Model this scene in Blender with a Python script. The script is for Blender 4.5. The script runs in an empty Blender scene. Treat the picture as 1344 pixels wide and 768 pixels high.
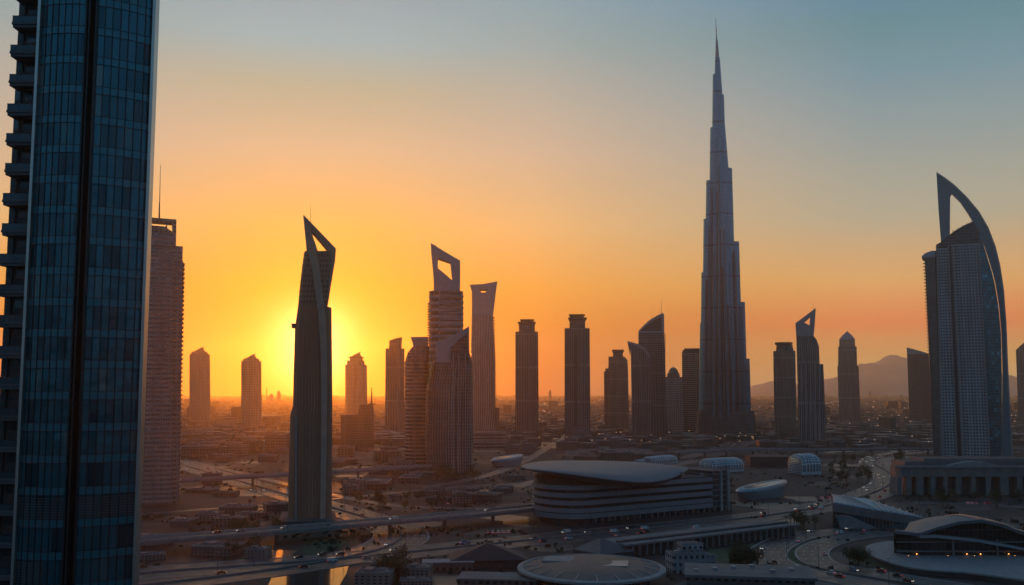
import bpy, math, random
from mathutils import Vector, Matrix
from mathutils.geometry import tessellate_polygon
random.seed(11)
R = math.radians
sc = bpy.context.scene
COL = sc.collection

# ------------------------------------------------------------------ camera
CAM_H = 86.0
PITCH = math.atan(128.5 / 1306.7)
F = 1306.7
cam = bpy.data.cameras.new('camera')
cam.lens = 35; cam.sensor_width = 36; cam.clip_start = 1; cam.clip_end = 200000
co = bpy.data.objects.new('camera', cam)
co.location = (0, 0, CAM_H)
co.rotation_euler = (math.pi / 2 + PITCH, 0, 0)
COL.objects.link(co); sc.camera = co

# ------------------------------------------------------------------ sky, sun, exposure
SUN_AZ, SUN_EL = R(-11.3), R(2.2)
SUN = Vector((math.sin(SUN_AZ) * math.cos(SUN_EL), math.cos(SUN_AZ) * math.cos(SUN_EL), math.sin(SUN_EL)))
HAZE_DENSITY = 0.00008
HAZE_G = 0.86
sc.view_settings.view_transform = 'Standard'
sc.view_settings.look = 'None'
sc.view_settings.exposure = 0.0
sc.view_settings.gamma = 1.0
sc.view_settings.use_curve_mapping = False

w = bpy.data.worlds.new("World"); sc.world = w; w.use_nodes = True
nt = w.node_tree
for n in list(nt.nodes): nt.nodes.remove(n)
def N(nt, t, **kw):
    n = nt.nodes.new(t)
    for k, v in kw.items():
        if k == 'inp':
            for a, b in v.items(): n.inputs[a].default_value = b
        else: setattr(n, k, v)
    return n
def M2(nt, op, a, b=None, c=None):
    n = nt.nodes.new('ShaderNodeMath'); n.operation = op
    for i, v in enumerate((a, b, c)):
        if v is None: continue
        if isinstance(v, (int, float)): n.inputs[i].default_value = v
        else: nt.links.new(v, n.inputs[i])
    return n.outputs[0]
def RAMP(nt, fac, stops, interp='LINEAR'):
    n = nt.nodes.new('ShaderNodeValToRGB'); n.color_ramp.interpolation = interp
    e = n.color_ramp.elements
    while len(e) < len(stops): e.new(1.0)
    for i, (p, c) in enumerate(stops):
        e[i].position = p
        e[i].color = (c, c, c, 1) if isinstance(c, (int, float)) else (*c, 1)
    nt.links.new(fac, n.inputs[0])
    return n.outputs[0]
def MIXC(nt, fac, a, b, mode='MIX'):
    n = nt.nodes.new('ShaderNodeMix'); n.data_type = 'RGBA'; n.blend_type = mode
    for s, v in ((n.inputs[0], fac), (n.inputs[6], a), (n.inputs[7], b)):
        if isinstance(v, (int, float)): s.default_value = v
        elif isinstance(v, tuple): s.default_value = (*v, 1)
        else: nt.links.new(v, s)
    return n.outputs[2]
tc = N(nt, 'ShaderNodeTexCoord')
sep = N(nt, 'ShaderNodeSeparateXYZ'); nt.links.new(tc.outputs['Generated'], sep.inputs[0])
elev = M2(nt, 'MULTIPLY', M2(nt, 'ARCSINE', sep.outputs[2]), 180 / math.pi / 90)     # 0..1 = 0..90 degrees
dot = N(nt, 'ShaderNodeVectorMath', operation='DOT_PRODUCT'); nt.links.new(tc.outputs['Generated'], dot.inputs[0])
dot.inputs[1].default_value = SUN
ang = M2(nt, 'MULTIPLY', M2(nt, 'ARCCOSINE', M2(nt, 'MINIMUM', dot.outputs['Value'], 1.0)), 180 / math.pi)
az = M2(nt, 'ARCTAN2', sep.outputs[0], sep.outputs[1])
daz = M2(nt, 'ABSOLUTE', M2(nt, 'SUBTRACT', az, SUN_AZ))
daz = M2(nt, 'MINIMUM', daz, M2(nt, 'SUBTRACT', 2 * math.pi, daz))
dazn = M2(nt, 'DIVIDE', daz, math.pi)                                                 # 0..1 = 0..180 degrees
def d(x): return x / 90
near = RAMP(nt, elev, [(0, (0.400, 0.060, 0.000)), (d(1.85), (0.400, 0.060, 0.000)), (d(3.60), (0.400, 0.060, 0.000)), (d(5.80), (0.400, 0.188, 0.000)), (d(9.30), (0.570, 0.398, 0.111)), (d(13.64), (0.619, 0.494, 0.325)), (d(17.04), (0.468, 0.472, 0.341)), (d(19.55), (0.330, 0.493, 0.526)), (d(22.00), (0.329, 0.425, 0.471)), (d(40), (0.150, 0.200, 0.280)), (1, (.04, .085, .16))])
mid = RAMP(nt, elev, [(0, (0.328, 0.060, 0.052)), (d(1.85), (0.280, 0.060, 0.000)), (d(3.60), (0.529, 0.226, 0.000)), (d(5.80), (0.756, 0.372, 0.042)), (d(9.30), (0.818, 0.517, 0.207)), (d(13.64), (0.651, 0.503, 0.356)), (d(17.04), (0.483, 0.468, 0.398)), (d(19.55), (0.340, 0.442, 0.441)), (d(22.00), (0.275, 0.408, 0.462)), (d(40), (0.150, 0.200, 0.280)), (1, (.04, .085, .16))])
far = RAMP(nt, elev, [(0, (1.300, 0.957, 0.459)), (d(1.85), (1.300, 0.696, 0.199)), (d(3.60), (1.247, 0.301, 0.085)), (d(5.80), (0.982, 0.516, 0.168)), (d(9.30), (0.501, 0.471, 0.342)), (d(13.64), (0.310, 0.388, 0.388)), (d(17.04), (0.186, 0.328, 0.397)), (d(19.55), (0.133, 0.282, 0.334)), (d(22.00), (0.107, 0.251, 0.406)), (d(40), (0.075, 0.150, 0.240)), (1, (.04, .085, .16))])
rear = RAMP(nt, elev, [(0, (.075, .115, .19)), (d(8), (.075, .17, .29)), (d(20), (.065, .20, .34)), (d(45), (.05, .135, .25)), (1, (.04, .085, .16))])
w0 = RAMP(nt, dazn, [(0, 0), (3.5 / 180, 0), (12.5 / 180, 1)], 'LINEAR')
w1 = RAMP(nt, dazn, [(0, 0), (12.5 / 180, 0), (31.5 / 180, 1)], 'LINEAR')
w2 = RAMP(nt, dazn, [(45 / 180, 0), (110 / 180, 1)], 'EASE')
base = MIXC(nt, w2, MIXC(nt, w1, MIXC(nt, w0, near, mid), far), rear)
g1 = M2(nt, 'EXPONENT', M2(nt, 'MULTIPLY', M2(nt, 'POWER', M2(nt, 'DIVIDE', ang, 1.9), 2.0), -1.0))
g2 = M2(nt, 'EXPONENT', M2(nt, 'DIVIDE', ang, -4.0))
glow = MIXC(nt, 1.0, MIXC(nt, 1.0, g1, (4.5, 3.4, 1.5), 'MULTIPLY'), MIXC(nt, 1.0, g2, (.8, .36, .0), 'MULTIPLY'), 'ADD')
mpw = N(nt, 'ShaderNodeMapping', inp={'Scale': (1.5, 1.5, 9)}); nt.links.new(tc.outputs['Generated'], mpw.inputs[0])
nzw = N(nt, 'ShaderNodeTexNoise', inp={'Scale': 1.6, 'Detail': 5, 'Roughness': .55}); nt.links.new(mpw.outputs[0], nzw.inputs['Vector'])
base = MIXC(nt, 1.0, base, RAMP(nt, nzw.outputs[0], [(.3, (.96, .965, .975)), (.7, (1, 1, 1))]), 'MULTIPLY')      # faint dust bands
tot = MIXC(nt, 1.0, base, glow, 'ADD')
sky = N(nt, 'ShaderNodeTexSky', sky_type='NISHITA', sun_disc=False, sun_elevation=SUN_EL, sun_rotation=SUN_AZ, dust_density=3.0, altitude=80)
bg1 = N(nt, 'ShaderNodeBackground'); bg2 = N(nt, 'ShaderNodeBackground'); add = N(nt, 'ShaderNodeAddShader'); wo = N(nt, 'ShaderNodeOutputWorld')
nt.links.new(sky.outputs[0], bg1.inputs[0]); bg1.inputs[1].default_value = 0.008
nt.links.new(tot, bg2.inputs[0]); bg2.inputs[1].default_value = 0.95
nt.links.new(bg1.outputs[0], add.inputs[0]); nt.links.new(bg2.outputs[0], add.inputs[1]); nt.links.new(add.outputs[0], wo.inputs[0])
w.cycles.sampling_method = 'MANUAL'; w.cycles.sample_map_resolution = 1024

sl = bpy.data.lights.new('sun', 'SUN'); sl.energy = 1.2; sl.angle = R(0.5); sl.color = (1.0, .25, .01)
so = bpy.data.objects.new('sun', sl); so.rotation_euler = (-SUN).to_track_quat('-Z', 'Y').to_euler(); so.location = (-300, 500, 900); COL.objects.link(so)
sc.cycles.volume_bounces = 1
sc.cycles.max_bounces = 6
sc.cycles.use_denoising = True
sc.cycles.sample_clamp_indirect = 4.0

# ------------------------------------------------------------------ pixel -> world authoring helpers (photo pixels, 1344x768)
cp, sp = math.cos(PITCH), math.sin(PITCH)
def ray(px, py):
    x, y = (px - 672) / F, (384 - py) / F
    return Vector((x, cp - y * sp, sp + y * cp))
def P(px, py, Y):
    r = ray(px, py); return Vector((0, 0, CAM_H)) + r * (Y / r.y)
def G(px, py, z=0.0):
    r = ray(px, py); return Vector((0, 0, CAM_H)) + r * ((z - CAM_H) / r.z)

# ------------------------------------------------------------------ mesh helpers
class MB:
    def __init__(s): s.v = []; s.f = []; s.m = []; s.uv = []
    def quad(s, pts, m=0, uv=None):
        i = len(s.v); s.v += [tuple(p) for p in pts]; s.f.append(tuple(range(i, i + len(pts)))); s.m.append(m)
        s.uv.append(uv or [(p[0] + p[1], p[2]) for p in pts])
    def box(s, x0, x1, y0, y1, z0, z1, m=0, M=None, top=None):
        a = [(x0, y0), (x1, y0), (x1, y1), (x0, y1)]
        s.loft([(z0, a), (z1, a)], m, M=M, top=top)
    def loft(s, secs, m=0, cap=True, M=None, top=None, bot=True):
        # secs: (z, [(x,y)...]) ; uv u = distance along the perimeter, v = height
        base = max(secs, key=lambda q: sum(abs(p[0]) + abs(p[1]) for p in q[1]))[1]
        n = len(base); us = [0]
        for k in range(n):
            a, b = base[k], base[(k + 1) % n]; us.append(us[-1] + math.hypot(a[0] - b[0], a[1] - b[1]))
        i0 = len(s.v)
        for z, ps in secs:
            for p in ps:
                zz = z if len(p) < 3 else p[2]
                q = Vector((p[0], p[1], zz)); s.v.append(tuple(M @ q if M else q))
        for j in range(len(secs) - 1):
            for k in range(n):
                k2 = (k + 1) % n
                s.f.append((i0 + j * n + k, i0 + j * n + k2, i0 + (j + 1) * n + k2, i0 + (j + 1) * n + k)); s.m.append(m)
                z0, z1 = secs[j][0], secs[j + 1][0]
                s.uv.append([(us[k], z0), (us[k + 1], z0), (us[k + 1], z1), (us[k], z1)])
        if cap:
            t = len(secs) - 1
            s.f.append(tuple(i0 + t * n + k for k in range(n))); s.m.append(m if top is None else top); s.uv.append([(p[0] * 0 + .01, .01) for p in secs[t][1]])
            if bot:
                s.f.append(tuple(i0 + k for k in reversed(range(n)))); s.m.append(m); s.uv.append([(.01, .01)] * n)
    def prof(s, outer, holes, y0, y1, m=0, mside=None, M=None, bulge=0):
        # an xz outline with holes, extruded through its real thickness y0..y1
        if mside is None: mside = m
        loops = [outer] + list(holes)
        flat = [p for l in loops for p in l]
        i0 = len(s.v)
        f = (lambda q: tuple(M @ Vector(q))) if M else (lambda q: q)
        for p in flat: s.v.append(f((p[0], y0 if len(p) < 3 else y0 + p[2], p[1])))
        n = len(flat)
        for p in flat: s.v.append(f((p[0], y1 if len(p) < 3 else y1 - p[2], p[1])))
        tris = tessellate_polygon([[Vector((p[0], p[1], 0)) for p in l] for l in loops])
        for a, b, c in tris:
            A, B, C = flat[a], flat[b], flat[c]
            cr = (B[0] - A[0]) * (C[1] - A[1]) - (B[1] - A[1]) * (C[0] - A[0])
            if cr < 0: b, c = c, b
            s.f.append((i0 + a, i0 + b, i0 + c)); s.m.append(m); s.uv.append([(flat[q][0], flat[q][1]) for q in (a, b, c)])
            s.f.append((i0 + n + c, i0 + n + b, i0 + n + a)); s.m.append(m); s.uv.append([(flat[q][0], flat[q][1]) for q in (c, b, a)])
        o = 0
        for li, l in enumerate(loops):
            k_ = len(l)
            area = sum(l[k][0] * l[(k + 1) % k_][1] - l[(k + 1) % k_][0] * l[k][1] for k in range(k_))
            inv = (area < 0) != (li > 0)
            for k in range(k_):
                a, b = i0 + o + k, i0 + o + (k + 1) % k_
                q = (a, a + n, b + n, b) if not inv else (a, b, b + n, a + n)
                s.f.append(q); s.m.append(mside); s.uv.append([(0, l[k][1]), (abs(y1 - y0), l[k][1]), (abs(y1 - y0), l[(k + 1) % k_][1]), (0, l[(k + 1) % k_][1])])
            o += k_
    def tube(s, pts, r, n=6, m=0, r2=None):
        pts = [Vector(p) for p in pts]; i0 = len(s.v)
        for j, p in enumerate(pts):
            t = (pts[min(j + 1, len(pts) - 1)] - pts[max(j - 1, 0)]).normalized()
            a = t.orthogonal().normalized(); b = t.cross(a)
            rr = r if r2 is None else r + (r2 - r) * j / (len(pts) - 1)
            for k in range(n):
                q = p + (a * math.cos(2 * math.pi * k / n) + b * math.sin(2 * math.pi * k / n)) * rr; s.v.append(tuple(q))
        for j in range(len(pts) - 1):
            for k in range(n):
                k2 = (k + 1) % n
                s.f.append((i0 + j * n + k, i0 + j * n + k2, i0 + (j + 1) * n + k2, i0 + (j + 1) * n + k)); s.m.append(m); s.uv.append([(0, 0)] * 4)
        s.f.append(tuple(i0 + k for k in reversed(range(n)))); s.m.append(m); s.uv.append([(0, 0)] * n)
        s.f.append(tuple(i0 + (len(pts) - 1) * n + k for k in range(n))); s.m.append(m); s.uv.append([(0, 0)] * n)
    def mesh(s, name, mats, smooth=False):
        me = bpy.data.meshes.new(name); me.from_pydata(s.v, [], s.f)
        for mt in (mats if isinstance(mats, (list, tuple)) else [mats]): me.materials.append(mt)
        me.polygons.foreach_set('material_index', s.m)
        uvl = me.uv_layers.new(name='UVMap')
        fl = [c for u in s.uv for p in u for c in p]
        if len(fl) == 2 * len(me.loops): uvl.data.foreach_set('uv', fl)
        if smooth: me.polygons.foreach_set('use_smooth', [True] * len(me.polygons))
        me.update(); return me
    def build(s, name, mats, parent=None, smooth=False, loc=None):
        o = bpy.data.objects.new(name, s.mesh(name, mats, smooth)); COL.objects.link(o)
        if parent: o.parent = parent
        if loc: o.location = loc
        return o
def smooth_angle(o, deg=35):
    me = o.data; me.polygons.foreach_set('use_smooth', [True] * len(me.polygons))
    import bmesh
    bm = bmesh.new(); bm.from_mesh(me)
    for e in bm.edges: e.smooth = not (len(e.link_faces) == 2 and e.calc_face_angle(0) > R(deg)) and len(e.link_faces) == 2
    bm.to_mesh(me); bm.free()
def tag(o, label=None, cat=None, group=None, kind=None):
    for k, v in (('label', label), ('category', cat), ('group', group), ('kind', kind)):
        if v: o[k] = v
    return o
def empty(name, loc, label=None, cat=None, group=None, rz=0):
    o = bpy.data.objects.new(name, None); COL.objects.link(o); o.location = loc; o.rotation_euler = (0, 0, rz); o.empty_display_size = 5
    return tag(o, label, cat, group)
def copy_tree(o, parent=None):
    c = o.copy(); COL.objects.link(c)
    if parent: c.parent = parent
    for ch in [x for x in KIDS.get(o.name, [])]: copy_tree(ch, c)
    return c
KIDS = {}
def reg(o):      # remember children for fast copying
    for ch in COL.objects:
        if ch.parent == o: KIDS.setdefault(o.name, []).append(ch)

# footprints as unit loops, counter-clockwise, from -1..1
def fp_rect(): return [(-1, -1), (1, -1), (1, 1), (-1, 1)]
def fp_cham(c=.25): return [(-1 + c, -1), (1 - c, -1), (1, -1 + c), (1, 1 - c), (1 - c, 1), (-1 + c, 1), (-1, 1 - c), (-1, -1 + c)]
def fp_notch(c=.22): return [(-1 + c, -1), (1 - c, -1), (1 - c, -1 + c), (1, -1 + c), (1, 1 - c), (1 - c, 1 - c), (1 - c, 1), (-1 + c, 1), (-1 + c, 1 - c), (-1, 1 - c), (-1, -1 + c), (-1 + c, -1 + c)]
def fp_round(n=28, p=2.6):
    r = []
    for k in range(n):
        a = 2 * math.pi * (k + .5) / n - math.pi / 2
        c, s_ = math.cos(a), math.sin(a)
        r.append((math.copysign(abs(c) ** (2 / p), c), math.copysign(abs(s_) ** (2 / p), s_)))
    return r
def place(fp, xl, xr, y0, y1):
    cx, hx, cy, hy = (xl + xr) / 2, (xr - xl) / 2, (y0 + y1) / 2, (y1 - y0) / 2
    return [(cx + u * hx, cy + v * hy) for u, v in fp]

# ------------------------------------------------------------------ materials
def new_mat(name):
    m = bpy.data.materials.new(name); m.use_nodes = True
    return m, m.node_tree, m.node_tree.nodes['Principled BSDF']
def plain(name, col, rough=.6, metal=0.0, var=.25, scale=.15, spec=.5, bump=0.0):
    m, t, b = new_mat(name)
    tcn = N(t, 'ShaderNodeTexCoord'); nz = N(t, 'ShaderNodeTexNoise', inp={'Scale': scale, 'Detail': 6, 'Roughness': .65})
    t.links.new(tcn.outputs['Object'], nz.inputs['Vector'])
    dark = tuple(c * (1 - var) for c in col); lite = tuple(min(1, c * (1 + var)) for c in col)
    t.links.new(RAMP(t, nz.outputs[0], [(.3, dark), (.7, lite)]), b.inputs['Base Color'])
    b.inputs['Roughness'].default_value = rough; b.inputs['Metallic'].default_value = metal; b.inputs['Specular IOR Level'].default_value = spec
    if bump:
        bp = N(t, 'ShaderNodeBump', inp={'Strength': bump, 'Distance': .5}); t.links.new(nz.outputs[0], bp.inputs['Height']); t.links.new(bp.outputs[0], b.inputs['Normal'])
    return m
def facade(name, wall, glass, floor=3.6, bay=3.0, gx=.62, gz=.6, gmetal=.35, grough=.12, wrough=.6, band=None, streak=.3, wmetal=0.0, gvar=1.0):
    """wall with a grid of windows, driven by the mesh's UV (metres along the wall, metres of height)"""
    m, t, b = new_mat(name)
    uv = N(t, 'ShaderNodeUVMap'); sx = N(t, 'ShaderNodeSeparateXYZ'); t.links.new(uv.outputs[0], sx.inputs[0])
    u = M2(t, 'DIVIDE', sx.outputs[0], bay); v = M2(t, 'DIVIDE', sx.outputs[1], floor)
    fu = M2(t, 'FRACT', u); fv = M2(t, 'FRACT', v)
    mu = M2(t, 'LESS_THAN', fu, gx); mv = M2(t, 'LESS_THAN', fv, gz)
    mask = M2(t, 'MULTIPLY', mu, mv)
    if band:      # blank plant floors
        bb = M2(t, 'GREATER_THAN', M2(t, 'FRACT', M2(t, 'DIVIDE', sx.outputs[1], band)), floor / band)
        mask = M2(t, 'MULTIPLY', mask, bb)
    cell = N(t, 'ShaderNodeCombineXYZ'); t.links.new(M2(t, 'FLOOR', u), cell.inputs[0]); t.links.new(M2(t, 'FLOOR', v), cell.inputs[1])
    wn = N(t, 'ShaderNodeTexWhiteNoise'); t.links.new(cell.outputs[0], wn.inputs['Vector'])
    tcn = N(t, 'ShaderNodeTexCoord'); mp = N(t, 'ShaderNodeMapping', inp={'Scale': (.12, .12, .02)}); t.links.new(tcn.outputs['Object'], mp.inputs[0])
    nz = N(t, 'ShaderNodeTexNoise', inp={'Scale': 1, 'Detail': 5, 'Roughness': .6}); t.links.new(mp.outputs[0], nz.inputs['Vector'])
    wcol = RAMP(t, nz.outputs[0], [(.3, tuple(c * (1 - streak) for c in wall)), (.7, tuple(c * (1 + streak) for c in wall))])
    gcol = RAMP(t, wn.outputs[0], [(0, tuple(c * (1 - .4 * gvar) for c in glass)), (.85, glass), (1, tuple(min(1, c * (1 + 1.2 * gvar) + .02 * gvar) for c in glass))])
    t.links.new(MIXC(t, mask, wcol, gcol), b.inputs['Base Color'])
    t.links.new(M2(t, 'MULTIPLY_ADD', mask, gmetal - wmetal, wmetal), b.inputs['Metallic'])
    t.links.new(M2(t, 'ADD', M2(t, 'MULTIPLY_ADD', mask, grough - wrough, wrough), M2(t, 'MULTIPLY', wn.outputs[0], .08)), b.inputs['Roughness'])
    bp = N(t, 'ShaderNodeBump', inp={'Strength': .6, 'Distance': .35}); t.links.new(M2(t, 'SUBTRACT', 1.0, mask), bp.inputs['Height']); t.links.new(bp.outputs[0], b.inputs['Normal'])
    return m
def emis(name, col, s):
    m, t, b = new_mat(name); b.inputs['Base Color'].default_value = (*[c * .5 for c in col], 1)
    b.inputs['Emission Color'].default_value = (*col, 1); b.inputs['Emission Strength'].default_value = s
    return m

mt_conc = plain('concrete', (.17, .16, .165), .75)
mt_cdark = plain('dark concrete', (.07, .065, .07), .8)
mt_cpale = plain('pale concrete', (.27, .26, .27), .65, scale=.3)
mt_steel = plain('grey steel cladding', (.33, .33, .36), .45, .5, .14)
mt_steel_d = plain('dark steel', (.08, .085, .1), .4, .6)
mt_white = plain('white panel', (.30, .37, .43), .4, .3, .14)
mt_roof = plain('flat roofing', (.10, .095, .10), .85, scale=.4, var=.4)
mt_stone = facade('sandstone grid facade', (.34, .27, .22), (.05, .06, .07), 3.6, 3.4, .5, .5)
mt_stone2 = facade('brown grid facade', (.26, .21, .18), (.05, .06, .08), 3.4, 2.6, .55, .55, band=36)
mt_rib = facade('ribbed dark facade', (.20, .18, .18), (.05, .07, .09), 3.6, 5.0, .72, .62, band=58)
mt_vert = facade('vertical strip facade', (.24, .215, .21), (.04, .055, .07), 3.8, 3.2, .5, .84, band=64)
mt_horiz = facade('banded floors facade', (.30, .27, .25), (.05, .07, .09), 4.2, 14.0, .95, .52)
mt_horiz_big = facade('broad banded facade', (.40, .37, .36), (.06, .08, .1), 7.4, 40.0, .985, .55)
mt_glass_b = facade('blue grey curtain wall', (.06, .20, .28), (.11, .41, .56), 4.0, 1.9, .86, .74, gmetal=.92, grough=.3, wmetal=.5, wrough=.4, band=60, gvar=.25)
mt_glass_d = facade('dark curtain wall', (.10, .12, .14), (.04, .075, .1), 3.8, 2.2, .85, .75, gmetal=.55, grough=.15)
mt_teal = facade('teal curtain wall', (.04, .12, .14), (.03, .24, .31), 3.8, 3.0, .93, .88, gmetal=.6, grough=.12)
mt_low = [facade('low block facade %d' % i, c, (.05, .06, .07), 3.4, 3.1, .5, .45) for i, c in enumerate([(.15, .13, .12), (.11, .10, .10), (.19, .17, .16), (.085, .08, .085)])]
mt_lamp = emis('warm lamp', (1.0, .42, .1), 3)
mt_lamp_s = emis('soft warm light', (1.0, .42, .12), .8)

# ------------------------------------------------------------------ ground
def ground_mat():
    m, t, b = new_mat('city ground')
    tcn = N(t, 'ShaderNodeTexCoord')
    def nz(scale, det=8, rough=.6, sc3=(1, 1, 1)):
        mp = N(t, 'ShaderNodeMapping', inp={'Scale': sc3}); t.links.new(tcn.outputs['Object'], mp.inputs[0])
        n = N(t, 'ShaderNodeTexNoise', inp={'Scale': scale, 'Detail': det, 'Roughness': rough}); t.links.new(mp.outputs[0], n.inputs['Vector']); return n.outputs[0]
    big = nz(.004, 6, .6); mid = nz(.03, 8, .65); fine = nz(.25, 6, .7)
    vo = N(t, 'ShaderNodeTexVoronoi', distance='CHEBYCHEV', inp={'Scale': .022, 'Randomness': .8}); t.links.new(tcn.outputs['Object'], vo.inputs['Vector'])
    lots = N(t, 'ShaderNodeSeparateColor'); t.links.new(vo.outputs['Color'], lots.inputs[0])
    c1 = RAMP(t, lots.outputs[0], [(0, (.009, .009, .011)), (.35, (.017, .015, .018)), (.6, (.027, .024, .028)), (.8, (.012, .012, .015)), (1, (.045, .04, .046))], 'CONSTANT')
    c2 = RAMP(t, mid, [(.35, (.011, .010, .013)), (.5, (.021, .019, .022)), (.62, (.046, .04, .045))])
    c = MIXC(t, RAMP(t, big, [(.42, 0), (.58, 1)]), c1, c2)
    c = MIXC(t, RAMP(t, fine, [(.42, .8), (.6, 0)]), c, (.015, .014, .016))
    t.links.new(c, b.inputs['Base Color'])
    t.links.new(RAMP(t, lots.outputs[1], [(0, .75), (.7, .6), (.88, .35), (1, .8)], 'CONSTANT'), b.inputs['Roughness'])
    bp = N(t, 'ShaderNodeBump', inp={'Strength': .8, 'Distance': 1.6}); t.links.new(MIXC(t, .5, fine, mid), bp.inputs['Height']); t.links.new(bp.outputs[0], b.inputs['Normal'])
    return m
g = MB()
ax = sorted({round(s * (k ** 2.6) * 12, 1) for k in range(24) for s in (-1, 1)})
ax = [a for a in ax if abs(a) < 16500]; ax = [-17000] + ax + [17000]
idx = {}
for j, y in enumerate(ax):
    for i, x in enumerate(ax): idx[i, j] = len(g.v); g.v.append((x, y, 0))
for j in range(len(ax) - 1):
    for i in range(len(ax) - 1):
        g.f.append((idx[i, j], idx[i + 1, j], idx[i + 1, j + 1], idx[i, j + 1])); g.m.append(0); g.uv.append([(0, 0)] * 4)
tag(g.build('ground', ground_mat()), kind='structure')

# hills on the horizon
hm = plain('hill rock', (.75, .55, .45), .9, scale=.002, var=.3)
rows = []
nx, ny = 120, 14
for j in range(ny + 1):
    yy = 14300 + j * 160
    for i in range(nx + 1):
        px = 940 + i * 4.6
        x = (px - 672) / F * yy / cp
        ridge = (.52 * math.exp(-((px - 1010) / 42) ** 2) + .62 * math.exp(-((px - 1110) / 60) ** 2) + 1.0 * math.exp(-((px - 1175) / 60) ** 2) + .8 * math.exp(-((px - 1260) / 80) ** 2) + .45 * math.exp(-((px - 1380) / 90) ** 2))
        prof_ = math.sin(math.pi * min(1, j / ny)) ** .8
        h = 400 * ridge * prof_ * (1 + .10 * math.sin(px * .13 + j) + .025 * math.sin(px * .41 + 2 * j) + .012 * math.sin(px * .83 - j))
        rows.append((x, yy, h - 3))
hl = MB(); hl.v = rows
for j in range(ny):
    for i in range(nx):
        a = j * (nx + 1) + i; hl.f.append((a, a + 1, a + nx + 2, a + nx + 1)); hl.m.append(0); hl.uv.append([(0, 0)] * 4)
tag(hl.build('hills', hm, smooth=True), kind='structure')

# the air
hz = MB(); hz.box(-17500, 17500, -17500, 17500, -1, 900)
ho = hz.build('haze', [])
hmat, ht, hb = new_mat('haze air'); ht.nodes.remove(hb)
pv = N(ht, 'ShaderNodeVolumePrincipled', inp={'Density': HAZE_DENSITY, 'Anisotropy': HAZE_G}); pv.inputs['Color'].default_value = (.95, .82, .64, 1)
ht.links.new(pv.outputs[0], ht.nodes['Material Output'].inputs['Volume']); ho.data.materials.append(hmat)
tag(ho, kind='stuff')

# ------------------------------------------------------------------ towers
class Tower:
    def __init__(s, name, label, cx, by, depth, group=None, cat='tower', Y=None, face=True):
        g0 = G(cx, by); s.Y = Y or g0.y; s.d = depth; s.by = by; s.cx = cx
        s.az = math.atan2(ray(cx, by).x, ray(cx, by).y) if face else 0.0      # most towers stand square to the viewpoint's bearing
        s.n = Vector((math.sin(s.az), math.cos(s.az), 0)); s.u = Vector((math.cos(s.az), -math.sin(s.az), 0))
        b0 = P(cx, by, s.Y); s.D = b0.dot(s.n); s.u0 = b0.dot(s.u) if not face else 0.0
        c = s.n * (s.D + depth / 2) + s.u * s.u0
        s.e = empty(name, (c.x, c.y, 0), label, cat, group, rz=-s.az)
    def _p(s, px, py, y):
        r_ = ray(px, py); return Vector((0, 0, CAM_H)) + r_ * ((s.D + y * s.d) / r_.dot(s.n))
    def X(s, px, py, y=0): return s._p(px, min(py, s.by), y).dot(s.u) - s.u0
    def Z(s, py, px=None, y=0): return -0.6 if py >= s.by else s._p(s.cx if px is None else px, py, y).z
    def body(s, name, mat, levels, fp=None, y=(0, 1), top=None, parent=None, smooth=False):
        """levels from the ground up: (py, left px, right px[, y0, y1])"""
        fp = fp or fp_rect(); secs = []
        for L in levels:
            a, b_ = (L[3], L[4]) if len(L) > 3 else y
            yl = yr = yz = (a + b_) / 2 if len(fp) >= 16 else a
            secs.append((s.Z(L[0], None, yz), place(fp, s.X(L[1], L[0], yl), s.X(L[2], L[0], yr), (a - .5) * s.d, (b_ - .5) * s.d)))
        m = MB(); m.loft(secs, 0, top=1)
        o = m.build(name, [mat, top or mt_roof], parent or s.e)
        if smooth: smooth_angle(o)
        return o
    def prof(s, name, mat, outer, holes=(), y=(.1, .9), mside=None, parent=None):
        f = lambda l: [(s.X(a, b, y[0]), s.Z(b, None, y[0])) for a, b in l]
        m = MB(); m.prof(f(outer), [f(h) for h in holes], (y[0] - .5) * s.d, (y[1] - .5) * s.d, 0, 1)
        return m.build(name, [mat, mside or mat], parent or s.e)
    def piers(s, mat, pxs, ptop, pbot, w_px=1.2, proud=.9, name='pier'):
        for p in pxs:
            xl, xr = s.X(p - w_px / 2, pbot), s.X(p + w_px / 2, pbot); xt = s.X(p, ptop) - s.X(p, pbot)
            y0, y1 = -.5 * s.d - proud, -.5 * s.d + .4
            m = MB(); a = [(xl, y0), (xr, y0), (xr, y1), (xl, y1)]; m.loft([(s.Z(pbot), a), (s.Z(ptop), [(q + xt, r) for q, r in a])])
            m.build(name, mat, s.e)
    def mast(s, px, ptop, pbot, r=.5, y=.5, name='antenna', lean=0):
        yy = (y - .5) * s.d; m = MB()
        z0, z1 = s.Z(pbot) - 1, s.Z(ptop); x0, x1 = s.X(px, pbot), s.X(px + lean, ptop)
        m.tube([(x0, yy, z0), (x0 + (x1 - x0) * .5, yy, (z0 + z1) / 2), (x1, yy, z1)], r, 6, r2=r * .35)
        m.build(name, mt_steel_d, s.e)
    def teeth(s, px0, px1, ptop, pbot, n, side=-1, name='balcony', y=(.15, .6), mat=None, out=.0):
        for k in range(n):
            py = ptop + (pbot - ptop) * (k + .5) / n; f = k / n; ym = (y[0] + y[1]) / 2
            xe = s.X(px0[0] + (px0[1] - px0[0]) * f, py, ym); xi = s.X(px1[0] + (px1[1] - px1[0]) * f, py, ym)
            z = s.Z(py); m = MB(); h = (s.Z(ptop) - s.Z(pbot)) / n
            m.box(min(xe, xi), max(xe, xi), (y[0] - .5) * s.d, (y[1] - .5) * s.d, z, z + h * .3)
            m.build(name, mat or mt_conc, s.e)

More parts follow.
